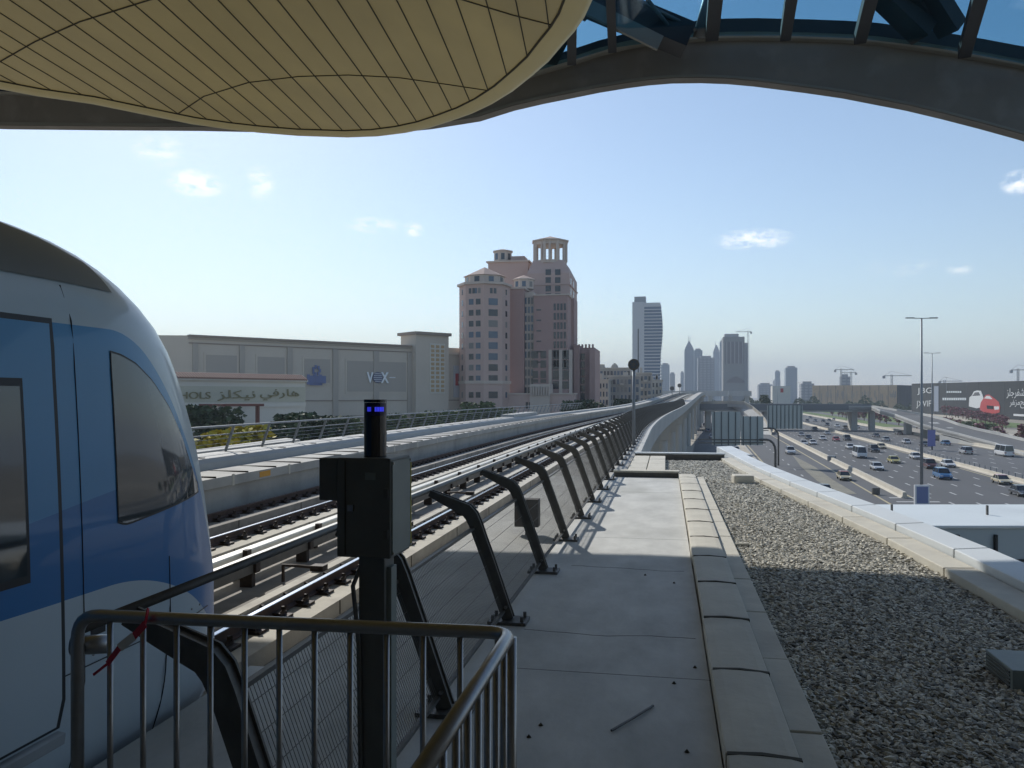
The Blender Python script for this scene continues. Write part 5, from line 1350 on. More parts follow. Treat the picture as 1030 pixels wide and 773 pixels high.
# small octagon cupola over it
def cupola(px, py_b, py_t, py_r, Y, r, n=8, m=hotelc, opened=False):
    x = HX(px, Y); z0, z1, z2 = ZA(py_b, x, Y), ZA(py_t, x, Y), ZA(py_r, x, Y); y = Y + r
    if not opened:
        b = MB(); b.prism(MB().ngon((x, y), r, n, YAW + R(22.5)), z0, z1); b.build('cupola_drum', m, ht)
        for fi in (-45, 0, 45): aa = YAW - R(90) + R(fi); n_ = Vector((math.cos(aa), math.sin(aa), 0)); win(ht, Vector((x, y, (z0 + z1) / 2)) + n_ * (r * math.cos(math.pi / n) + .02), (-n_.y, n_.x, 0), .6, (z1 - z0) * .3, name='window')
    else:
        for k in range(12):
            a = 2 * math.pi * k / 12 + .1; b = MB(); b.tube([(x + r * .9 * math.cos(a), y + r * .9 * math.sin(a), z0), (x + r * .9 * math.cos(a), y + r * .9 * math.sin(a), z1)], .42, 8); b.build('column', m, ht)
        for k in range(8):
            a = 2 * math.pi * k / 8 + YAW + R(22.5); b = MB(); b.box(x + r * .96 * math.cos(a) - .45, x + r * .96 * math.cos(a) + .45, y + r * .96 * math.sin(a) - .45, y + r * .96 * math.sin(a) + .45, z0, z1); b.build('corner_pier', m, ht)
        b = MB(); b.prism(MB().ngon((x, y), r, 8, YAW + R(22.5)), z0 - .6, z0 + .4); b.prism(MB().ngon((x, y), r, 8, YAW + R(22.5)), z1 - 1.2, z1); b.build('cupola_ring', m, ht)
    b = MB(); b.prism(MB().ngon((x, y), r * 1.12, n, YAW + R(22.5)), z1 + .01, z1 + .35); b.build('cornice', m, ht)
    b = MB(); b.cone((x, y), r * 1.1, z1 + .351, z2, n, YAW + R(22.5)); b.build('cupola_roof', hotelr, ht)
cupola(525, 290, 281, 275.5, 256, 3.4)
# higher block behind
hbox(491, 531, 264, 274, 26, hotelm); hcorn(491, 531, 264, 274, 26, .6)
cupola(504, 263, 252.5, 249, 276, 3.3)
x = HX(520.5, 276); b = MB(); zz = ZA(263, x, 276); b.prism([(x - 2.8, 276), (x + 2.8, 276), (x + 2.8, 284), (x - 2.8, 284)], zz, zz + 1.9, top=[(x - 2.3, 276.8), (x + 2.3, 276.8), (x + 2.3, 283), (x - 2.3, 283)]); b.build('mansard_roof', hotelr, ht)
# main tower
x0, x1, z0, z1 = hbox(530, 572.5, 275, 268, 24, hotelm)
xs0, xs1 = HX(535, 268), HX(566, 268); zsh = ZA(262, xs0, 268)
b = MB(); b.prism([(x0, 268), (x1, 268), (x1, 292), (x0, 292)], z1, zsh, top=[(xs0, 270), (xs1, 270), (xs1, 288), (xs0, 288)]); b.build('shoulder_roof', hotelm, ht)
hcorn(530, 572.5, 287, 268, 24, .3, .4, hotelm)
cupola(551, 262, 241, 234.5, 269, 5.9, opened=True)
for (px, pys) in ((551.5, (274, 282, 290.5, 298)), (561, (274, 282, 290.5, 298))):
    for py in pys: win(ht, Vector((HX(px, 268), 267.98, ZA(py, HX(px, 268), 268))), (1, 0, 0), .9, .95)
for f in range(12):
    for k in range(2): win(ht, Vector((x1 + .02, 268 + 4.5 + k * 8, ZA(285 + f * 10, x1, 276))), (0, 1, 0), 1.0, 1.1)
# front dark block with big windows
x0, x1, z0, z1 = hbox(537, 571, 297.5, 252, 15, hotelm2); hcorn(537, 571, 297.5, 252, 15, .35, .45)
for f in range(6): win(ht, Vector((HX(542, 252), 251.98, ZA(312 + f * 10.5, HX(542, 252), 252))), (1, 0, 0), .75, .22)
for f in range(7):
    for k in range(4): win(ht, Vector((HX(558 + k * 3.4, 252), 251.98, ZA(309 + f * 9.5 - (0), HX(558, 252), 252))), (1, 0, 0), .34, 1.05, glassb)
for px in (538.5, 546.5):
    for f, py in enumerate((357, 366.5, 377, 383.5)): win(ht, Vector((HX(px, 252), 251.98, ZA(py, HX(px, 252), 252))), (1, 0, 0), .9, 1.15 if f < 3 else .55)
for px in (559, 569):
    for f in range(4): win(ht, Vector((HX(px, 252), 251.98, ZA(357 + f * 10.2, HX(px, 252), 252))), (1, 0, 0), 1.0, 1.45 if f < 3 else 1.2, glassb)
for px in (553.5, 564, 574.2): 
    b = MB(); x = HX(px, 252); b.box(x - .5, x + .5, 251.6, 252, GZ + 6, ZA(352, x, 252)); b.build('pilaster', hotelc, ht)
hbox(571, 577.5, 300, 262, 10, hotelm2)
# podium and colonnade
hbox(509, 577, 397, 244, 8, hotelm); hcorn(509, 577, 397, 244, 8, .3, .4)
hbox(533, 553, 386.5, 243, 7, hotelc)
for k in range(8):
    x = HX(534 + k * 2.6, 242.2); b = MB(); b.tube([(x, 242.5, ZA(398, x, 242)), (x, 242.5, ZA(389, x, 242))], .22, 8); b.build('column', hotelc, ht)
b = MB(); x = HX(557.5, 243.9); b.tube([(x, 243.8, GZ + 1), (x, 244.3, GZ + 1)], 4.2, 24); b.build('arch_opening', glassd, ht)
for k in range(6): win(ht, Vector((HX(530 + k * 3.1, 244), 243.97, ZA(408, HX(535, 244), 244))), (1, 0, 0), .35, 1.0)
# right wing with crenellations
x0, x1, z0, z1 = hbox(577, 598, 350, 262, 22, hotelm2)
for k in range(6):
    xx = x0 + (x1 - x0) * (k + .5) / 6; b = MB(); b.box(xx - .28, xx + .28, 261.7, 262.9, z1, z1 + 1.1); b.build('battlement', hotelm2, ht)
hbox(577, 583, 347.5, 259, 6, hotelm2); hbox(593, 598.5, 351, 258.5, 8, hotelm2)
for f in range(7):
    win(ht, Vector((HX(585.6, 262), 261.97, ZA(359 + f * 8, HX(586, 262), 262))), (1, 0, 0), .85, 1.0)
for q in list(REST.values()):
    o = q[1].build('window', q[2], q[0]); o['kind'] = 'stuff'
REST.clear()
# ---- flats
def flats(label, px0, px1, py, Y, D, m, rows, cols, seed, py_base=None):
    x0, x1 = XA(px0, Y), XA(px1, Y); z1 = ZA(py, (x0 + x1) / 2, Y); t = thing('apartment_block', label, 'apartment block', ((x0 + x1) / 2, Y, GZ), 'flats right of the hotel')
    b = MB(); b.box(x0, x1, Y, Y + D, GZ, z1); b.build('wall', m, t)
    b = MB(); b.box(x0 - .3, x1 + .3, Y - .3, Y + D + .3, z1, z1 + .5); b.build('cornice', resm2, t)
    r = random.Random(seed)
    for k in range(r.randint(1, 3)):
        xx = x0 + (x1 - x0) * r.random() * .8; w = (x1 - x0) * .15; b = MB(); b.box(xx, xx + w, Y + 1, Y + 5, z1 + .5, z1 + 1.6 + r.random() * 1.6); b.build('roof_hut', resm2, t)
    for f in range(rows):
        for c_ in range(cols):
            xx = x0 + (x1 - x0) * (c_ + .5) / cols; zz = z1 - 2.2 - f * 3.3
            if zz > GZ + 1: win(t, Vector((xx, Y - .03, zz)), (1, 0, 0), (x1 - x0) / cols * r.choice((.22, .28, .34)), 1.0, glassd if r.random() < .7 else glassb)
        if z1 - 3.6 - f * 3.3 > GZ: 
            b = MB(); k0 = r.randint(0, cols - 1); xx = x0 + (x1 - x0) * (k0 + .5) / cols; b.box(xx - (x1 - x0) / cols * .48, xx + (x1 - x0) / cols * .48, Y - 1.2, Y - .001, z1 - 3.7 - f * 3.3, z1 - 2.8 - f * 3.3); b.build('balcony', resm2, t)
    return t, x0, x1, z1
flats('lowest pale block of flats just right of the crenellated wing', 596, 612, 383, 330, 16, resm2, 5, 5, 1)
flats('grey flats with domed roof left of the tall glass tower', 600, 634, 371, 400, 20, resm, 8, 10, 2)
flats('nearer grey flats behind the signal pole', 612, 643, 379, 345, 18, resm, 6, 8, 3)
flats('slim grey flats under the tall glass tower', 640, 655, 376, 370, 18, resm, 6, 4, 4)
flats('rightmost low grey flats beside the viaduct', 652, 666, 383, 400, 18, resm2, 4, 4, 5)
for px, py, Y, lab in ((605.5, 369, 402, 'small roof dome at the left end of the grey flats'), (618, 367.5, 402, 'larger roof dome on the grey flats')):
    x = XA(px, Y); z = ZA(py + 2, x, Y); b = MB()
    for i in range(5): b.tube([(x, Y + 2, z - .5 + i * .5), (x, Y + 2, z + i * .5)], 1.9 * math.cos(i * .32), 14)
    tag(b.build('roof_dome', resm2, smooth=False), lab, 'dome')
# ---- towers beyond
def tower(label, parts, loc, nm='office_tower'):
    t = thing(nm, label, 'tower', loc)
    for px0, px1, py, Y, D, m, pn in parts:
        x0, x1 = XA(px0, Y), XA(px1, Y); b = MB(); b.box(x0, x1, Y, Y + D, GZ, ZA(py, (x0 + x1) / 2, Y)); b.build(pn, m, t)
    return t
TY = 760
t = tower('tall slab tower with white core and blue banded glass beyond the flats', [(636, 648, 304, TY, 26, mat('tower_white', (.50, .52, .54), .6), 'white_slab'), (638, 649.5, 298.5, TY + 4, 16, fargrey, 'core_top')], (XA(650, TY), TY, GZ))
x0, x1 = XA(648, TY), XA(664.5, TY); zt_ = ZA(308, x0, TY)
b = MB(); N_ = 24
secs = []
for i in range(N_ + 1):
    s = i / N_; z = GZ + (zt_ - GZ) * s; bul = .0 if s < .55 else .8 * math.sin((s - .55) / .45 * math.pi); secs.append((z, x1 + bul * 2.0 - (1 - s) * .6))
for (z, xr) in secs: pass
for i in range(N_):
    b.add([(x0, TY + 1, secs[i][0]), (secs[i][1], TY + 1, secs[i][0]), (secs[i][1], TY + 24, secs[i][0]), (x0, TY + 24, secs[i][0]), (x0, TY + 1, secs[i + 1][0]), (secs[i + 1][1], TY + 1, secs[i + 1][0]), (secs[i + 1][1], TY + 24, secs[i + 1][0]), (x0, TY + 24, secs[i + 1][0])],
          [(0, 1, 5, 4), (1, 2, 6, 5), (2, 3, 7, 6), (3, 0, 4, 7)])
b.build('glass_body', mat('tower_glass', (.07, .12, .20), .2), t)
for i in range(31):
    z = GZ + 8 + i * 2.95 * 1.0; 
    if z > zt_: break
    b = MB(); xr = x1 + (0 if (z - GZ) / (zt_ - GZ) < .55 else 1.6 * math.sin(((z - GZ) / (zt_ - GZ) - .55) / .45 * math.pi)); b.box(x0, xr + .3, TY + .5, TY + 24.2, z, z + .9); b.build('floor_band', MATS['tower_white'], t)
b = MB(); xx = XA(642, TY); b.box(xx - .5, xx + .5, TY - .3, TY, GZ + 10, ZA(331, xx, TY)); b.build('dark_slot', archdark, t)
b = MB(); b.prism([(x0, TY + .6), (x1 + .6, TY + .6), (x1 + .6, TY + 24), (x0, TY + 24)], zt_, zt_ + 3, top=[(x0, TY + .6), (x1 - 1, TY + .6), (x1 - 1, TY + 24), (x0, TY + 24)]); b.build('roof_crown', MATS['tower_white'], t)
b = MB(); xx = XA(664, TY); b.tube([(xx, TY + 2, zt_), (xx, TY + 2, ZA(303, xx, TY))], [.3, .1], 6); b.build('mast', polem, t)
fbm = band_mat('far_band_glass', (.17, .22, .28), (.28, .33, .37), 4.0, .5, 5.0)
fbm2 = band_mat('far_band_stone', (.20, .22, .25), (.32, .34, .36), 4.0, .45, 6.0, rough=.7)
def spire_tower(label, px0, px1, py_sh, py_ap, py_sp, Y, D, spx):
    t = thing('office_tower', label, 'tower', (XA((px0 + px1) / 2, Y), Y, GZ)); x0, x1 = XA(px0, Y), XA(px1, Y); xm = (x0 + x1) / 2
    b = MB(); b.box(x0, x1, Y, Y + D, GZ, ZA(py_sh, xm, Y)); b.build('shaft', fbm, t)
    zz = [ZA(py_sh, xm, Y), ZA((py_sh + py_ap) / 2, xm, Y), ZA(py_ap, xm, Y)]; w = (x1 - x0) / 2
    for i, (a, c) in enumerate(((1, .62), (.62, .12))):
        b = MB(); q = lambda s: [(xm - w * s, Y + D / 2 - D / 2 * s), (xm + w * s, Y + D / 2 - D / 2 * s), (xm + w * s, Y + D / 2 + D / 2 * s), (xm - w * s, Y + D / 2 + D / 2 * s)]
        b.prism(q(a * .98), zz[i], zz[i + 1], top=q(c)); b.build('crown', fargrey, t)
    for sx in spx:
        x = XA(sx, Y); b = MB(); b.tube([(x, Y + D / 2, zz[1]), (x, Y + D / 2, ZA(py_sp, x, Y))], [.9, .2], 6); b.build('spire', fargrey, t)
spire_tower('twin spired pointed tower left of the far cluster', 688.5, 698, 352, 343.5, 337, 1500, 22, (692.6, 694.2))
spire_tower('pale pointed spire tower behind the unfinished tower', 717.5, 724, 354, 347, 342, 2000, 22, (719.8,))
def ftower(label, px0, px1, py, Y, m=fbm, nm='office_tower', top=0):
    t = thing(nm, label, 'tower', (XA((px0 + px1) / 2, Y), Y, GZ)); x0, x1 = XA(px0, Y), XA(px1, Y); z = ZA(py, (x0 + x1) / 2, Y)
    b = MB(); b.box(x0, x1, Y, Y + (x1 - x0) * .9, GZ, z); b.build('shaft', m, t)
    b = MB(); b.box(x0 + (x1 - x0) * .15, x0 + (x1 - x0) * .8, Y + 1, Y + (x1 - x0) * .7, z, z + (3 if not top else top)); b.build('roof_plant', fargrey, t); return t
ftower('slim tower touching the right of the twin spired one', 698.2, 706.5, 352.5, 1450)
ftower('broad lower block tower in the middle of the far cluster', 702, 718.5, 360, 1350, fbm2)
ftower('pale slim tower just left of the unfinished tower', 724, 728.5, 344, 1900)
ftower('pale low tower right of the tall slab tower', 665, 673.5, 367, 1600)
ftower('faint stepped tower beside the pale low one', 673.8, 679, 376, 1900, fbm2)
ftower('faint slim tower left of the twin spired one', 684.5, 688, 375, 2000)
ftower('tiny far tower with rounded head left of the pair by the masts', 778, 785, 383, 2100, fbm2)
ftower('far narrow tower left of the wider one above the overpass', 779.8, 784.8, 374, 1950)
ftower('wider far blue tower above the overpass', 790.5, 802, 370, 1500)
ftower('faint low grey block between unfinished tower and narrow tower', 763, 777, 387, 1600, fbm2, 'office_block')
ftower('low grey block under the pair of far cranes', 806, 819, 386, 1200, fbm2, 'office_block')
ftower('small dark tower rising behind the tan hoarding', 846, 855, 379, 1100, fbm2, 'office_block')
# white/red billboard block near the overpass
t = thing('billboard_block', 'small white block with red mark above the overpass', 'building', (XA(788, 700), 700, GZ)); b = MB(); x0, x1 = XA(777, 700), XA(795, 700); b.box(x0, x1, 700, 712, GZ, ZA(388.5, x0, 700)); b.build('wall', mallpale, t)
b = MB(); b.box(XA(785, 700), XA(788, 700), 699.7, 700, ZA(395, x0, 700), ZA(391, x0, 700)); b.build('red_mark', redpaint, t)
# unfinished tower with crane
UY = 1150
t = tower('unfinished concrete tower with dark mesh panel and a crane', [(727.5, 749, 339, UY, 34, mat('raw_concrete', (.20, .21, .215), .9), 'shaft'), (749, 752.5, 345, UY + 3, 24, fargrey, 'side_shaft'), (729, 743, 336, UY + 2, 22, fargrey, 'top_storey')], (XA(740, UY), UY, GZ), 'unfinished_tower')
b = MB(); b.box(XA(729.5, UY), XA(748, UY), UY - .8, UY, ZA(366, XA(738, UY), UY), ZA(344, XA(738, UY), UY)); b.build('mesh_sheet', mat('mesh_sheet', (.12, .115, .125), .9), t)
for k in range(5): 
    b = MB(); xx = XA(731 + k * 4, UY); b.box(xx - .5, xx + .5, UY - 1.3, UY - .8, ZA(366, xx, UY), ZA(344, xx, UY)); b.build('mullion', fargrey, t)
b = MB(); xx = XA(740, UY); zz = ZA(383, xx, UY)
for i in range(6): b.box(xx - 12 * math.cos(i * .26), xx + 12 * math.cos(i * .26), UY - .9, UY, zz + i * 1.4 - 3, zz + i * 1.4 - 1.6)
b.build('dark_arch', MATS['mesh_sheet'], t)
def crane(label, px, py_t, jib_l, jib_r, Y, py_b=None):
    x = XA(px, Y); zt_ = ZA(py_t, x, Y); t = thing('tower_crane', label, 'crane', (x, Y, GZ), 'tower cranes on the skyline'); w = Y * .0008
    b = MB()
    for sx, sy in ((-1, -1), (1, -1), (1, 1), (-1, 1)): b.box(x + sx * w - .15, x + sx * w + .15, Y + sy * w - .15, Y + sy * w + .15, GZ, zt_)
    k = GZ
    while k < zt_ - 4: b.beam((x - w, Y - w, k), (x + w, Y - w, k + 3), .2, .2); b.beam((x + w, Y - w, k + 3), (x - w, Y - w, k + 6), .2, .2); k += 6
    b.build('mast', fargrey, t)
    b = MB(); xl, xr = XA(jib_l, Y), XA(jib_r, Y); b.beam((xl, Y, zt_ - 1.2), (xr, Y, zt_ - 1.2), .7, .7); b.beam((xl, Y, zt_ - 1.2), (x, Y, zt_ + 3.5), .2, .2); b.beam((xr, Y, zt_ - 1.2), (x, Y, zt_ + 3.5), .2, .2); b.build('jib', fargrey, t)
    b = MB(); s = (xl if abs(xl - x) < abs(xr - x) else xr); b.box(s - 1.2, s + 1.2, Y - 1, Y + 1, zt_ - 4, zt_ - 1.4); b.build('counterweight', fargrey, t)
crane('tall crane beside the unfinished tower', 752.5, 333, 740, 755.5, 1150)
crane('left crane of the pair above the tan hoarding', 846, 371, 840, 859, 1000)
crane('right crane of the pair above the tan hoarding', 856, 374, 846, 861, 1050)
crane('lone crane above the gap between tan and black hoardings', 897, 377, 889, 917, 900)
crane('small crane over the black hoarding', 950, 382.5, 945, 968, 950)
crane('crane at the far right skyline', 1024, 371, 1017, 1050, 800)
# ================================================================== CARS
def car_proto(nm, L, Wd, H, hood, kind):
    t = thing(nm, '', 'car', (0, 0, 0)); hw = Wd / 2; h = H * .56 if kind != 'bus' else H * .48; g = .22
    if kind == 'bus': prof = [(-L / 2, .35), (-L / 2, h), (L / 2 - .05, h), (L / 2, h * .75), (L / 2, .35)]
    else: prof = [(-L / 2, .38), (-L / 2 + .03, h * .92), (-L / 2 + .25, h), (L / 2 - hood * .95, h), (L / 2 - .25, h * .84), (L / 2, h * .62), (L / 2 - .03, .32)]
    b = MB(); vs = []; sl = ((-hw, .06), (-hw * .94, 0), (hw * .94, 0), (hw, .06)); n = len(prof)
    for x, ins in sl: vs += [(x, y * (1 - ins * .3), g * (z < .5) * .0 + z - (ins if z > .5 else -.05 if ins else 0)) for y, z in prof]
    fs = [tuple(range(n)), tuple(3 * n + k for k in range(n))[::-1]] + [(i * n + k, i * n + (k + 1) % n, (i + 1) * n + (k + 1) % n, (i + 1) * n + k) for i in range(3) for k in range(n)]
    b.add(vs, fs); body = b.build('body', whitep, t, bevel=.05)
    if kind == 'bus': y0, y1, t0, t1 = -L / 2 + .06, L / 2 - .12, -L / 2 + .16, L / 2 - .5
    elif kind == 'suv': y0, y1, t0, t1 = -L / 2 + .08, L / 2 - hood, -L / 2 + .35, L / 2 - hood - .7
    else: y0, y1, t0, t1 = -L / 2 + .55, L / 2 - hood + .1, -L / 2 + 1.25, L / 2 - hood - .75
    b = MB(); a = hw * .93; c = hw * .74; b.prism([(-a, y0), (a, y0), (a, y1), (-a, y1)], h - .02, H - .07, top=[(-c, t0), (c, t0), (c, t1), (-c, t1)]); b.build('windows', carglass, t)
    b = MB(); c += .02; b.prism([(-c, t0 - .03), (c, t0 - .03), (c, t1 + .03), (-c, t1 + .03)], H - .069, H, top=[(-c * .9, t0 + .08), (c * .9, t0 + .08), (c * .9, t1 - .1), (-c * .9, t1 - .1)]); b.build('roof', whitep, t)
    # pillars
    b = MB()
    for s in (-1, 1):
        for yb, yt in ((y0, t0), (y1, t1), ((y0 + y1) / 2, (t0 + t1) / 2)): b.beam((s * a, yb, h), (s * (c - .02), yt, H - .06), .07, .07)
    b.build('pillars', whitep, t)
    for sx in (-1, 1):
        for sy in (-1, 1):
            b = MB(); y = sy * (L / 2 - .85); b.tube([(sx * (hw - .20), y, .32), (sx * (hw + .01), y, .32)], .32, 16); w_ = b.build('wheel', tyrem, t)
            b = MB(); b.tube([(sx * (hw + .01), y, .32), (sx * (hw + .02), y, .32)], .19, 12); b.build('rim', rimm, w_)
        b = MB(); b.obox((sx * hw * .72, L / 2 - .06, h * .66), (1, 0, 0), hw * .2, (0, 1, 0), .07, .08); b.build('headlight', lampw, t)
        b = MB(); b.obox((sx * hw * .78, -L / 2 + .0, h * .74), (1, 0, 0), hw * .16, (0, 1, 0), .05, .10); b.build('tail_light', lampr, t)
        b = MB(); b.obox((sx * (hw + .08), y1 - .25, h + .08), (1, 0, 0), .09, (0, 1, 0), .05, .07); b.build('mirror', whitep, t)
    b = MB(); b.box(-hw * .5, hw * .5, L / 2 - .06, L / 2 + .01, .36, .52); b.build('grille', carglass, t)
    return t
protos = {'car': car_proto('saloon_car', 4.6, 1.8, 1.45, 1.25, 'sedan'), 'suv': car_proto('large_car', 4.9, 1.95, 1.85, 1.25, 'suv'), 'bus': car_proto('minibus', 7.0, 2.1, 2.6, .3, 'bus')}
paint = {}
def pm_(n, c):
    if n not in paint: paint[n] = mat('car_paint_' + n, c, .3, .0, coat=.6)
    return paint[n]
COLS = {'white': (.65, .66, .67), 'silver': (.38, .40, .42), 'dark': (.035, .04, .05), 'grey': (.17, .18, .20), 'red': (.35, .03, .03), 'blue': (.03, .14, .32), 'cream': (.55, .48, .32), 'yellow': (.50, .44, .14), 'maroon': (.10, .03, .03), 'rust': (.42, .09, .07), 'pink': (.50, .25, .26)}
first = set()
def car(kind, col, px, py, away, label, roof=None, dz=0, rzx=0):
    p = G(px, py, GZ + dz); src = protos[kind]
    if kind not in first: first.add(kind); t = src
    else: t = copy_tree(src, (0, 0, 0), 0)
    t.location = (p.x, p.y, GZ + dz + .05); t.rotation_euler = (0, 0, -math.atan(KR) + (0 if away else math.pi) + rzx)
    tag(t, label, {'car': 'car', 'suv': 'car', 'bus': 'minibus'}[kind], 'vehicles on the highway')
    m = pm_(col, COLS[col]); m2 = pm_(roof, COLS[roof]) if roof else m
    for ch in t.children:
        k = ch.name.split('.')[0]
        if k in ('body', 'pillars', 'mirror', 'roof'):
            ch.material_slots[0].link = 'OBJECT'; ch.material_slots[0].material = m2 if k == 'roof' else m
CL = [('suv', 'white', 795, 457, 0, 'white high car alone on the service road'), ('car', 'cream', 849, 483, 0, 'cream taxi with red roof beside the concrete barrier', 'rust'), ('car', 'dark', 829, 498, 0, 'dark car on the service road peeking over the roof parapet'),
 ('car', 'white', 740, 455, 1, 'pale car on the leftmost road below the nearer sign back'), ('car', 'silver', 806, 439, 0, 'silver car leftmost on the highway by the barrier start'), ('car', 'dark', 813, 442, 0, 'dark car between the silver and white cars near the barrier start'),
 ('car', 'white', 808.5, 448, 0, 'left one of two white cars side by side near the barrier'), ('car', 'white', 817.5, 447.5, 0, 'right one of two white cars side by side near the barrier'), ('car', 'white', 827.5, 443, 0, 'white car left of the red one'),
 ('car', 'silver', 832, 437.5, 0, 'silver car behind the white one left of the red car'), ('suv', 'dark', 819.5, 434, 0, 'dark high car just right of the farther sign back'), ('car', 'red', 841, 444, 0, 'red car in the middle lanes of the highway'), ('suv', 'dark', 852, 443.5, 0, 'dark car right beside the red one'),
 ('car', 'white', 855, 452, 0, 'white car just behind the minibus'), ('bus', 'white', 864.5, 460.5, 0, 'white minibus with dark front on the near carriageway'), ('suv', 'dark', 879, 455, 0, 'dark high car right of the near minibus'), ('car', 'cream', 886.5, 451.5, 0, 'pale cream car right behind the dark high car'),
 ('car', 'yellow', 899, 466, 0, 'yellowish taxi ahead of the white car by the tall lamp'), ('car', 'white', 882, 473, 0, 'white car with clear shadow ahead of the near minibus'), ('car', 'white', 921, 462, 0, 'white car immediately left of the nearest lamp pole'), ('suv', 'maroon', 935, 471.5, 0, 'dark maroon high car immediately right of the nearest lamp pole'),
 ('car', 'white', 953.5, 470, 0, 'white car right of the maroon one near the median'), ('suv', 'blue', 948, 482, 0, 'bright blue car in the near lanes'), ('car', 'cream', 1007.5, 487, 0, 'cream taxi with pink roof nearest on the right', 'pink'), ('car', 'dark', 1027, 499, 0, 'dark blue car cut off at the right edge'),
 ('car', 'white', 842, 430, 0, 'white car farther back left of the ramp pier'), ('suv', 'grey', 850, 432.5, 0, 'grey high car close to the white one near the ramp pier'), ('car', 'dark', 832, 428.5, 0, 'dark car far back beneath the overpass line'),
 ('car', 'grey', 881, 440, 1, 'grey car driving away left of the silver ones'), ('car', 'silver', 891, 444, 1, 'silver car driving away nearer the median'), ('car', 'white', 911.5, 446.5, 1, 'white car driving away left of the lamp pole'), ('car', 'grey', 904, 437.5, 1, 'grey car driving away near the far edge barrier'),
 ('car', 'blue', 951, 448, 1, 'small blue car driving away beside the banner lamp'), ('suv', 'silver', 971.5, 457, 1, 'silver car driving away left of the far minibus'), ('bus', 'white', 1010, 459, 1, 'white minibus driving away on the far carriageway'),
 ('car', 'white', 862, 431, 1, 'white car driving away far back at the edge barrier'), ('car', 'grey', 929, 449, 1, 'grey car driving away directly left of the banner lamp')]
for a in CL:
    car(*a[:6], roof=a[6] if len(a) > 6 else None)
for i, (px, py, c) in enumerate(((812, 424.5, 'dark'), (820, 424.5, 'grey'), (828, 425, 'dark'), (834, 424, 'dark'), (815, 421, 'grey'), (839, 423, 'silver'))):
    car('car', c, px, py, 0, ['dark distant car first from left in the far queue', 'grey distant car second in the far queue', 'dark distant car in the middle of the far queue', 'dark distant car right of the middle in the far queue', 'grey distant car above the far queue', 'silver distant car last at the right of the far queue'][i])
for i, (px, py, c) in enumerate(((706, 424, 'dark'), (709, 429, 'grey'), (712, 435, 'dark'), (716, 441, 'silver'), (703, 420, 'dark'))):
    car('car', c, px, py, 1, ['dark second queued car left of the sign backs', 'grey third queued car left of the sign backs', 'dark fourth queued car left of the sign backs', 'silver nearest queued car left of the sign backs', 'dark farthest queued car left of the sign backs'][i])
car('suv', 'dark', 995, 441, 0, 'dark high car on the side road by the hoarding', None, 0, 0)
car('car', 'grey', 975, 441, 0, 'grey car on the side road left of the dark high one')
car('car', 'white', 935, 425, 0, 'small pale car high on the side road near the tan hoarding')

# ================================================================== SKY, SUN, HAZE
SUN_AZ = R(34.6); SUN_EL = R(35.4)
w = bpy.data.worlds.new('World'); scene.world = w; w.use_nodes = True; nt = w.node_tree; N, L = nt.nodes, nt.links
bg = N['Background']; sky = N.new('ShaderNodeTexSky'); sky.sky_type = 'NISHITA'; sky.sun_disc = False
sky.sun_elevation = SUN_EL; sky.sun_rotation = -SUN_AZ; sky.air_density = 1.05; sky.dust_density = .35; sky.ozone_density = 1.5; sky.altitude = 10
tc = N.new('ShaderNodeTexCoord')
def sdir(px, py):
    p = W(px, py, 1000) - Vector((0, 0, EYE)); return p.normalized()
acc = None
no = N.new('ShaderNodeTexNoise'); no.inputs['Scale'].default_value = 46; no.inputs['Detail'].default_value = 7; no.inputs['Roughness'].default_value = .62
mp_ = N.new('ShaderNodeMapping'); mp_.inputs['Scale'].default_value = (1, 1, 2.0); L.new(tc.outputs['Generated'], mp_.inputs['Vector']); L.new(mp_.outputs[0], no.inputs['Vector'])
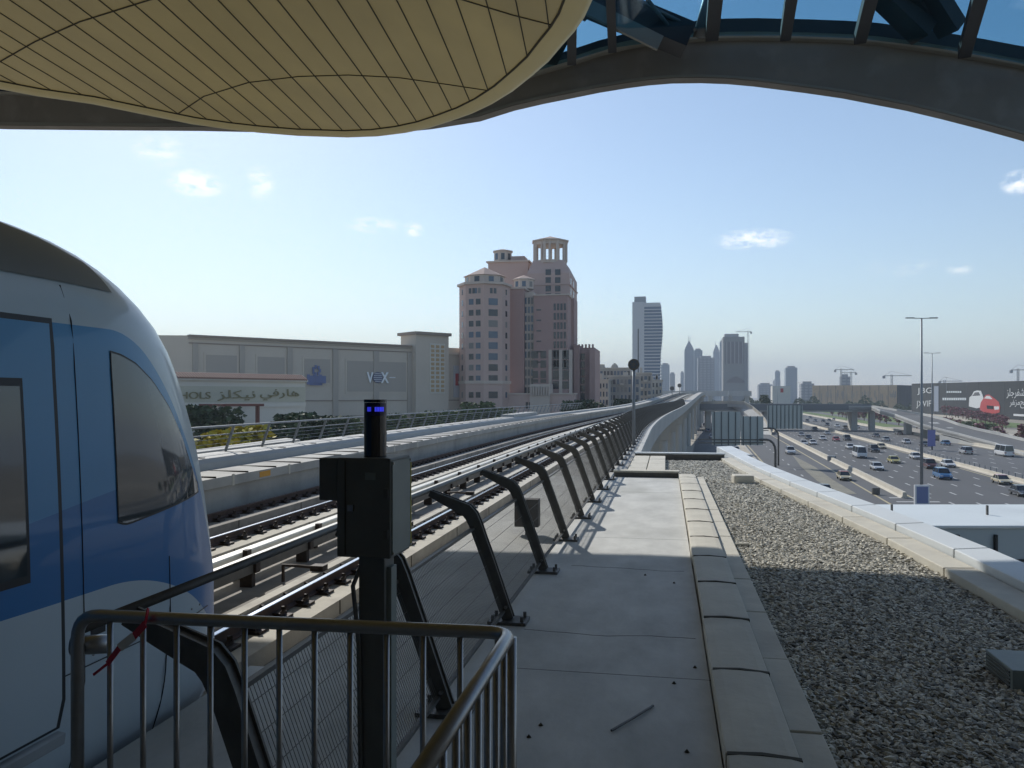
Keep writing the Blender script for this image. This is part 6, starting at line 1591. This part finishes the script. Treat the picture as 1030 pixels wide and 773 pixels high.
for px, py, rx_, rz_, st_ in ((198, 185, .034, .017, 1.0), (160, 152, .03, .02, .45), (262, 184, .018, .022, .5), (376, 227, .036, .011, .55), (415, 231, .015, .010, .7), (758, 241, .048, .014, .95), (1024, 184, .018, .014, .9), (964, 271, .016, .008, .4), (905, 270, .05, .012, .15), (590, 120, .04, .01, .0)):
    d = sdir(px, py); h = Vector((d.y, -d.x, 0)).normalized(); u = h.cross(d).normalized()
    def dot(v_, r):
        q = N.new('ShaderNodeVectorMath'); q.operation = 'DOT_PRODUCT'; L.new(tc.outputs['Generated'], q.inputs[0]); q.inputs[1].default_value = tuple(v_ / r); return q.outputs['Value']
    a = dot(h, rx_); c = dot(u, rz_); f = dot(d, 1)
    # offset so that the centre is zero
    def math_(op, x, y):
        q = N.new('ShaderNodeMath'); q.operation = op
        for i, v_ in enumerate((x, y)):
            if isinstance(v_, (int, float)): q.inputs[i].default_value = v_
            else: L.new(v_, q.inputs[i])
        return q.outputs[0]
    r2 = math_('ADD', math_('MULTIPLY', a, a), math_('MULTIPLY', c, c)); m_ = math_('MAXIMUM', math_('SUBTRACT', 1, math_('SQRT', r2, 0)), 0)
    m_ = math_('MULTIPLY', math_('MULTIPLY', m_, math_('GREATER_THAN', f, 0)), st_)
    acc = m_ if acc is None else math_('ADD', acc, m_)
sh = math_('MAXIMUM', math_('SUBTRACT', no.outputs['Fac'], .41), 0); sh = math_('MULTIPLY', sh, 4.2)
cl_ = math_('MINIMUM', math_('MULTIPLY', math_('MULTIPLY', acc, sh), 1.6), .85)
mx = N.new('ShaderNodeMix'); mx.data_type = 'RGBA'; L.new(cl_, mx.inputs['Factor']); L.new(sky.outputs[0], mx.inputs['A']); mx.inputs['B'].default_value = (11, 11, 11, 1)
L.new(mx.outputs['Result'], bg.inputs['Color']); bg.inputs['Strength'].default_value = SKY_STRENGTH
sd = bpy.data.lights.new('sun', 'SUN'); sd.energy = SUN_STRENGTH; sd.angle = R(.53); sd.color = (1, .965, .90); so = bpy.data.objects.new('sun', sd); COL.objects.link(so)
sv_ = Vector((-math.sin(SUN_AZ) * math.cos(SUN_EL), math.cos(SUN_AZ) * math.cos(SUN_EL), math.sin(SUN_EL))); so.rotation_euler = sv_.to_track_quat('Z', 'Y').to_euler()
so.location = (0, 0, 60)
if HAZE:
    b = MB(); b.box(-9100, 9100, -3100, 9100, GZ - 1, 330); hz = b.build('haze', None or bpy.data.materials.new('haze_air')); hz['kind'] = 'stuff'; hz['label'] = 'pale blue haze in the air over the highway and city'
    m = hz.data.materials[0]; m.use_nodes = True; nt = m.node_tree; nt.nodes.remove(nt.nodes['Principled BSDF']); v_ = nt.nodes.new('ShaderNodeVolumePrincipled')
    v_.inputs['Color'].default_value = (.76, .865, 1, 1); v_.inputs['Density'].default_value = HAZE; v_.inputs['Anisotropy'].default_value = .1
    nt.links.new(v_.outputs[0], [n for n in nt.nodes if n.type == 'OUTPUT_MATERIAL'][0].inputs['Volume'])
vs_ = scene.view_settings; vs_.view_transform = 'Standard'; vs_.look = 'None'; vs_.exposure = EXPO; vs_.gamma = 1
scene.display_settings.display_device = 'sRGB'
scene.cycles.max_bounces = 8; scene.cycles.transparent_max_bounces = 16; scene.cycles.volume_bounces = 0
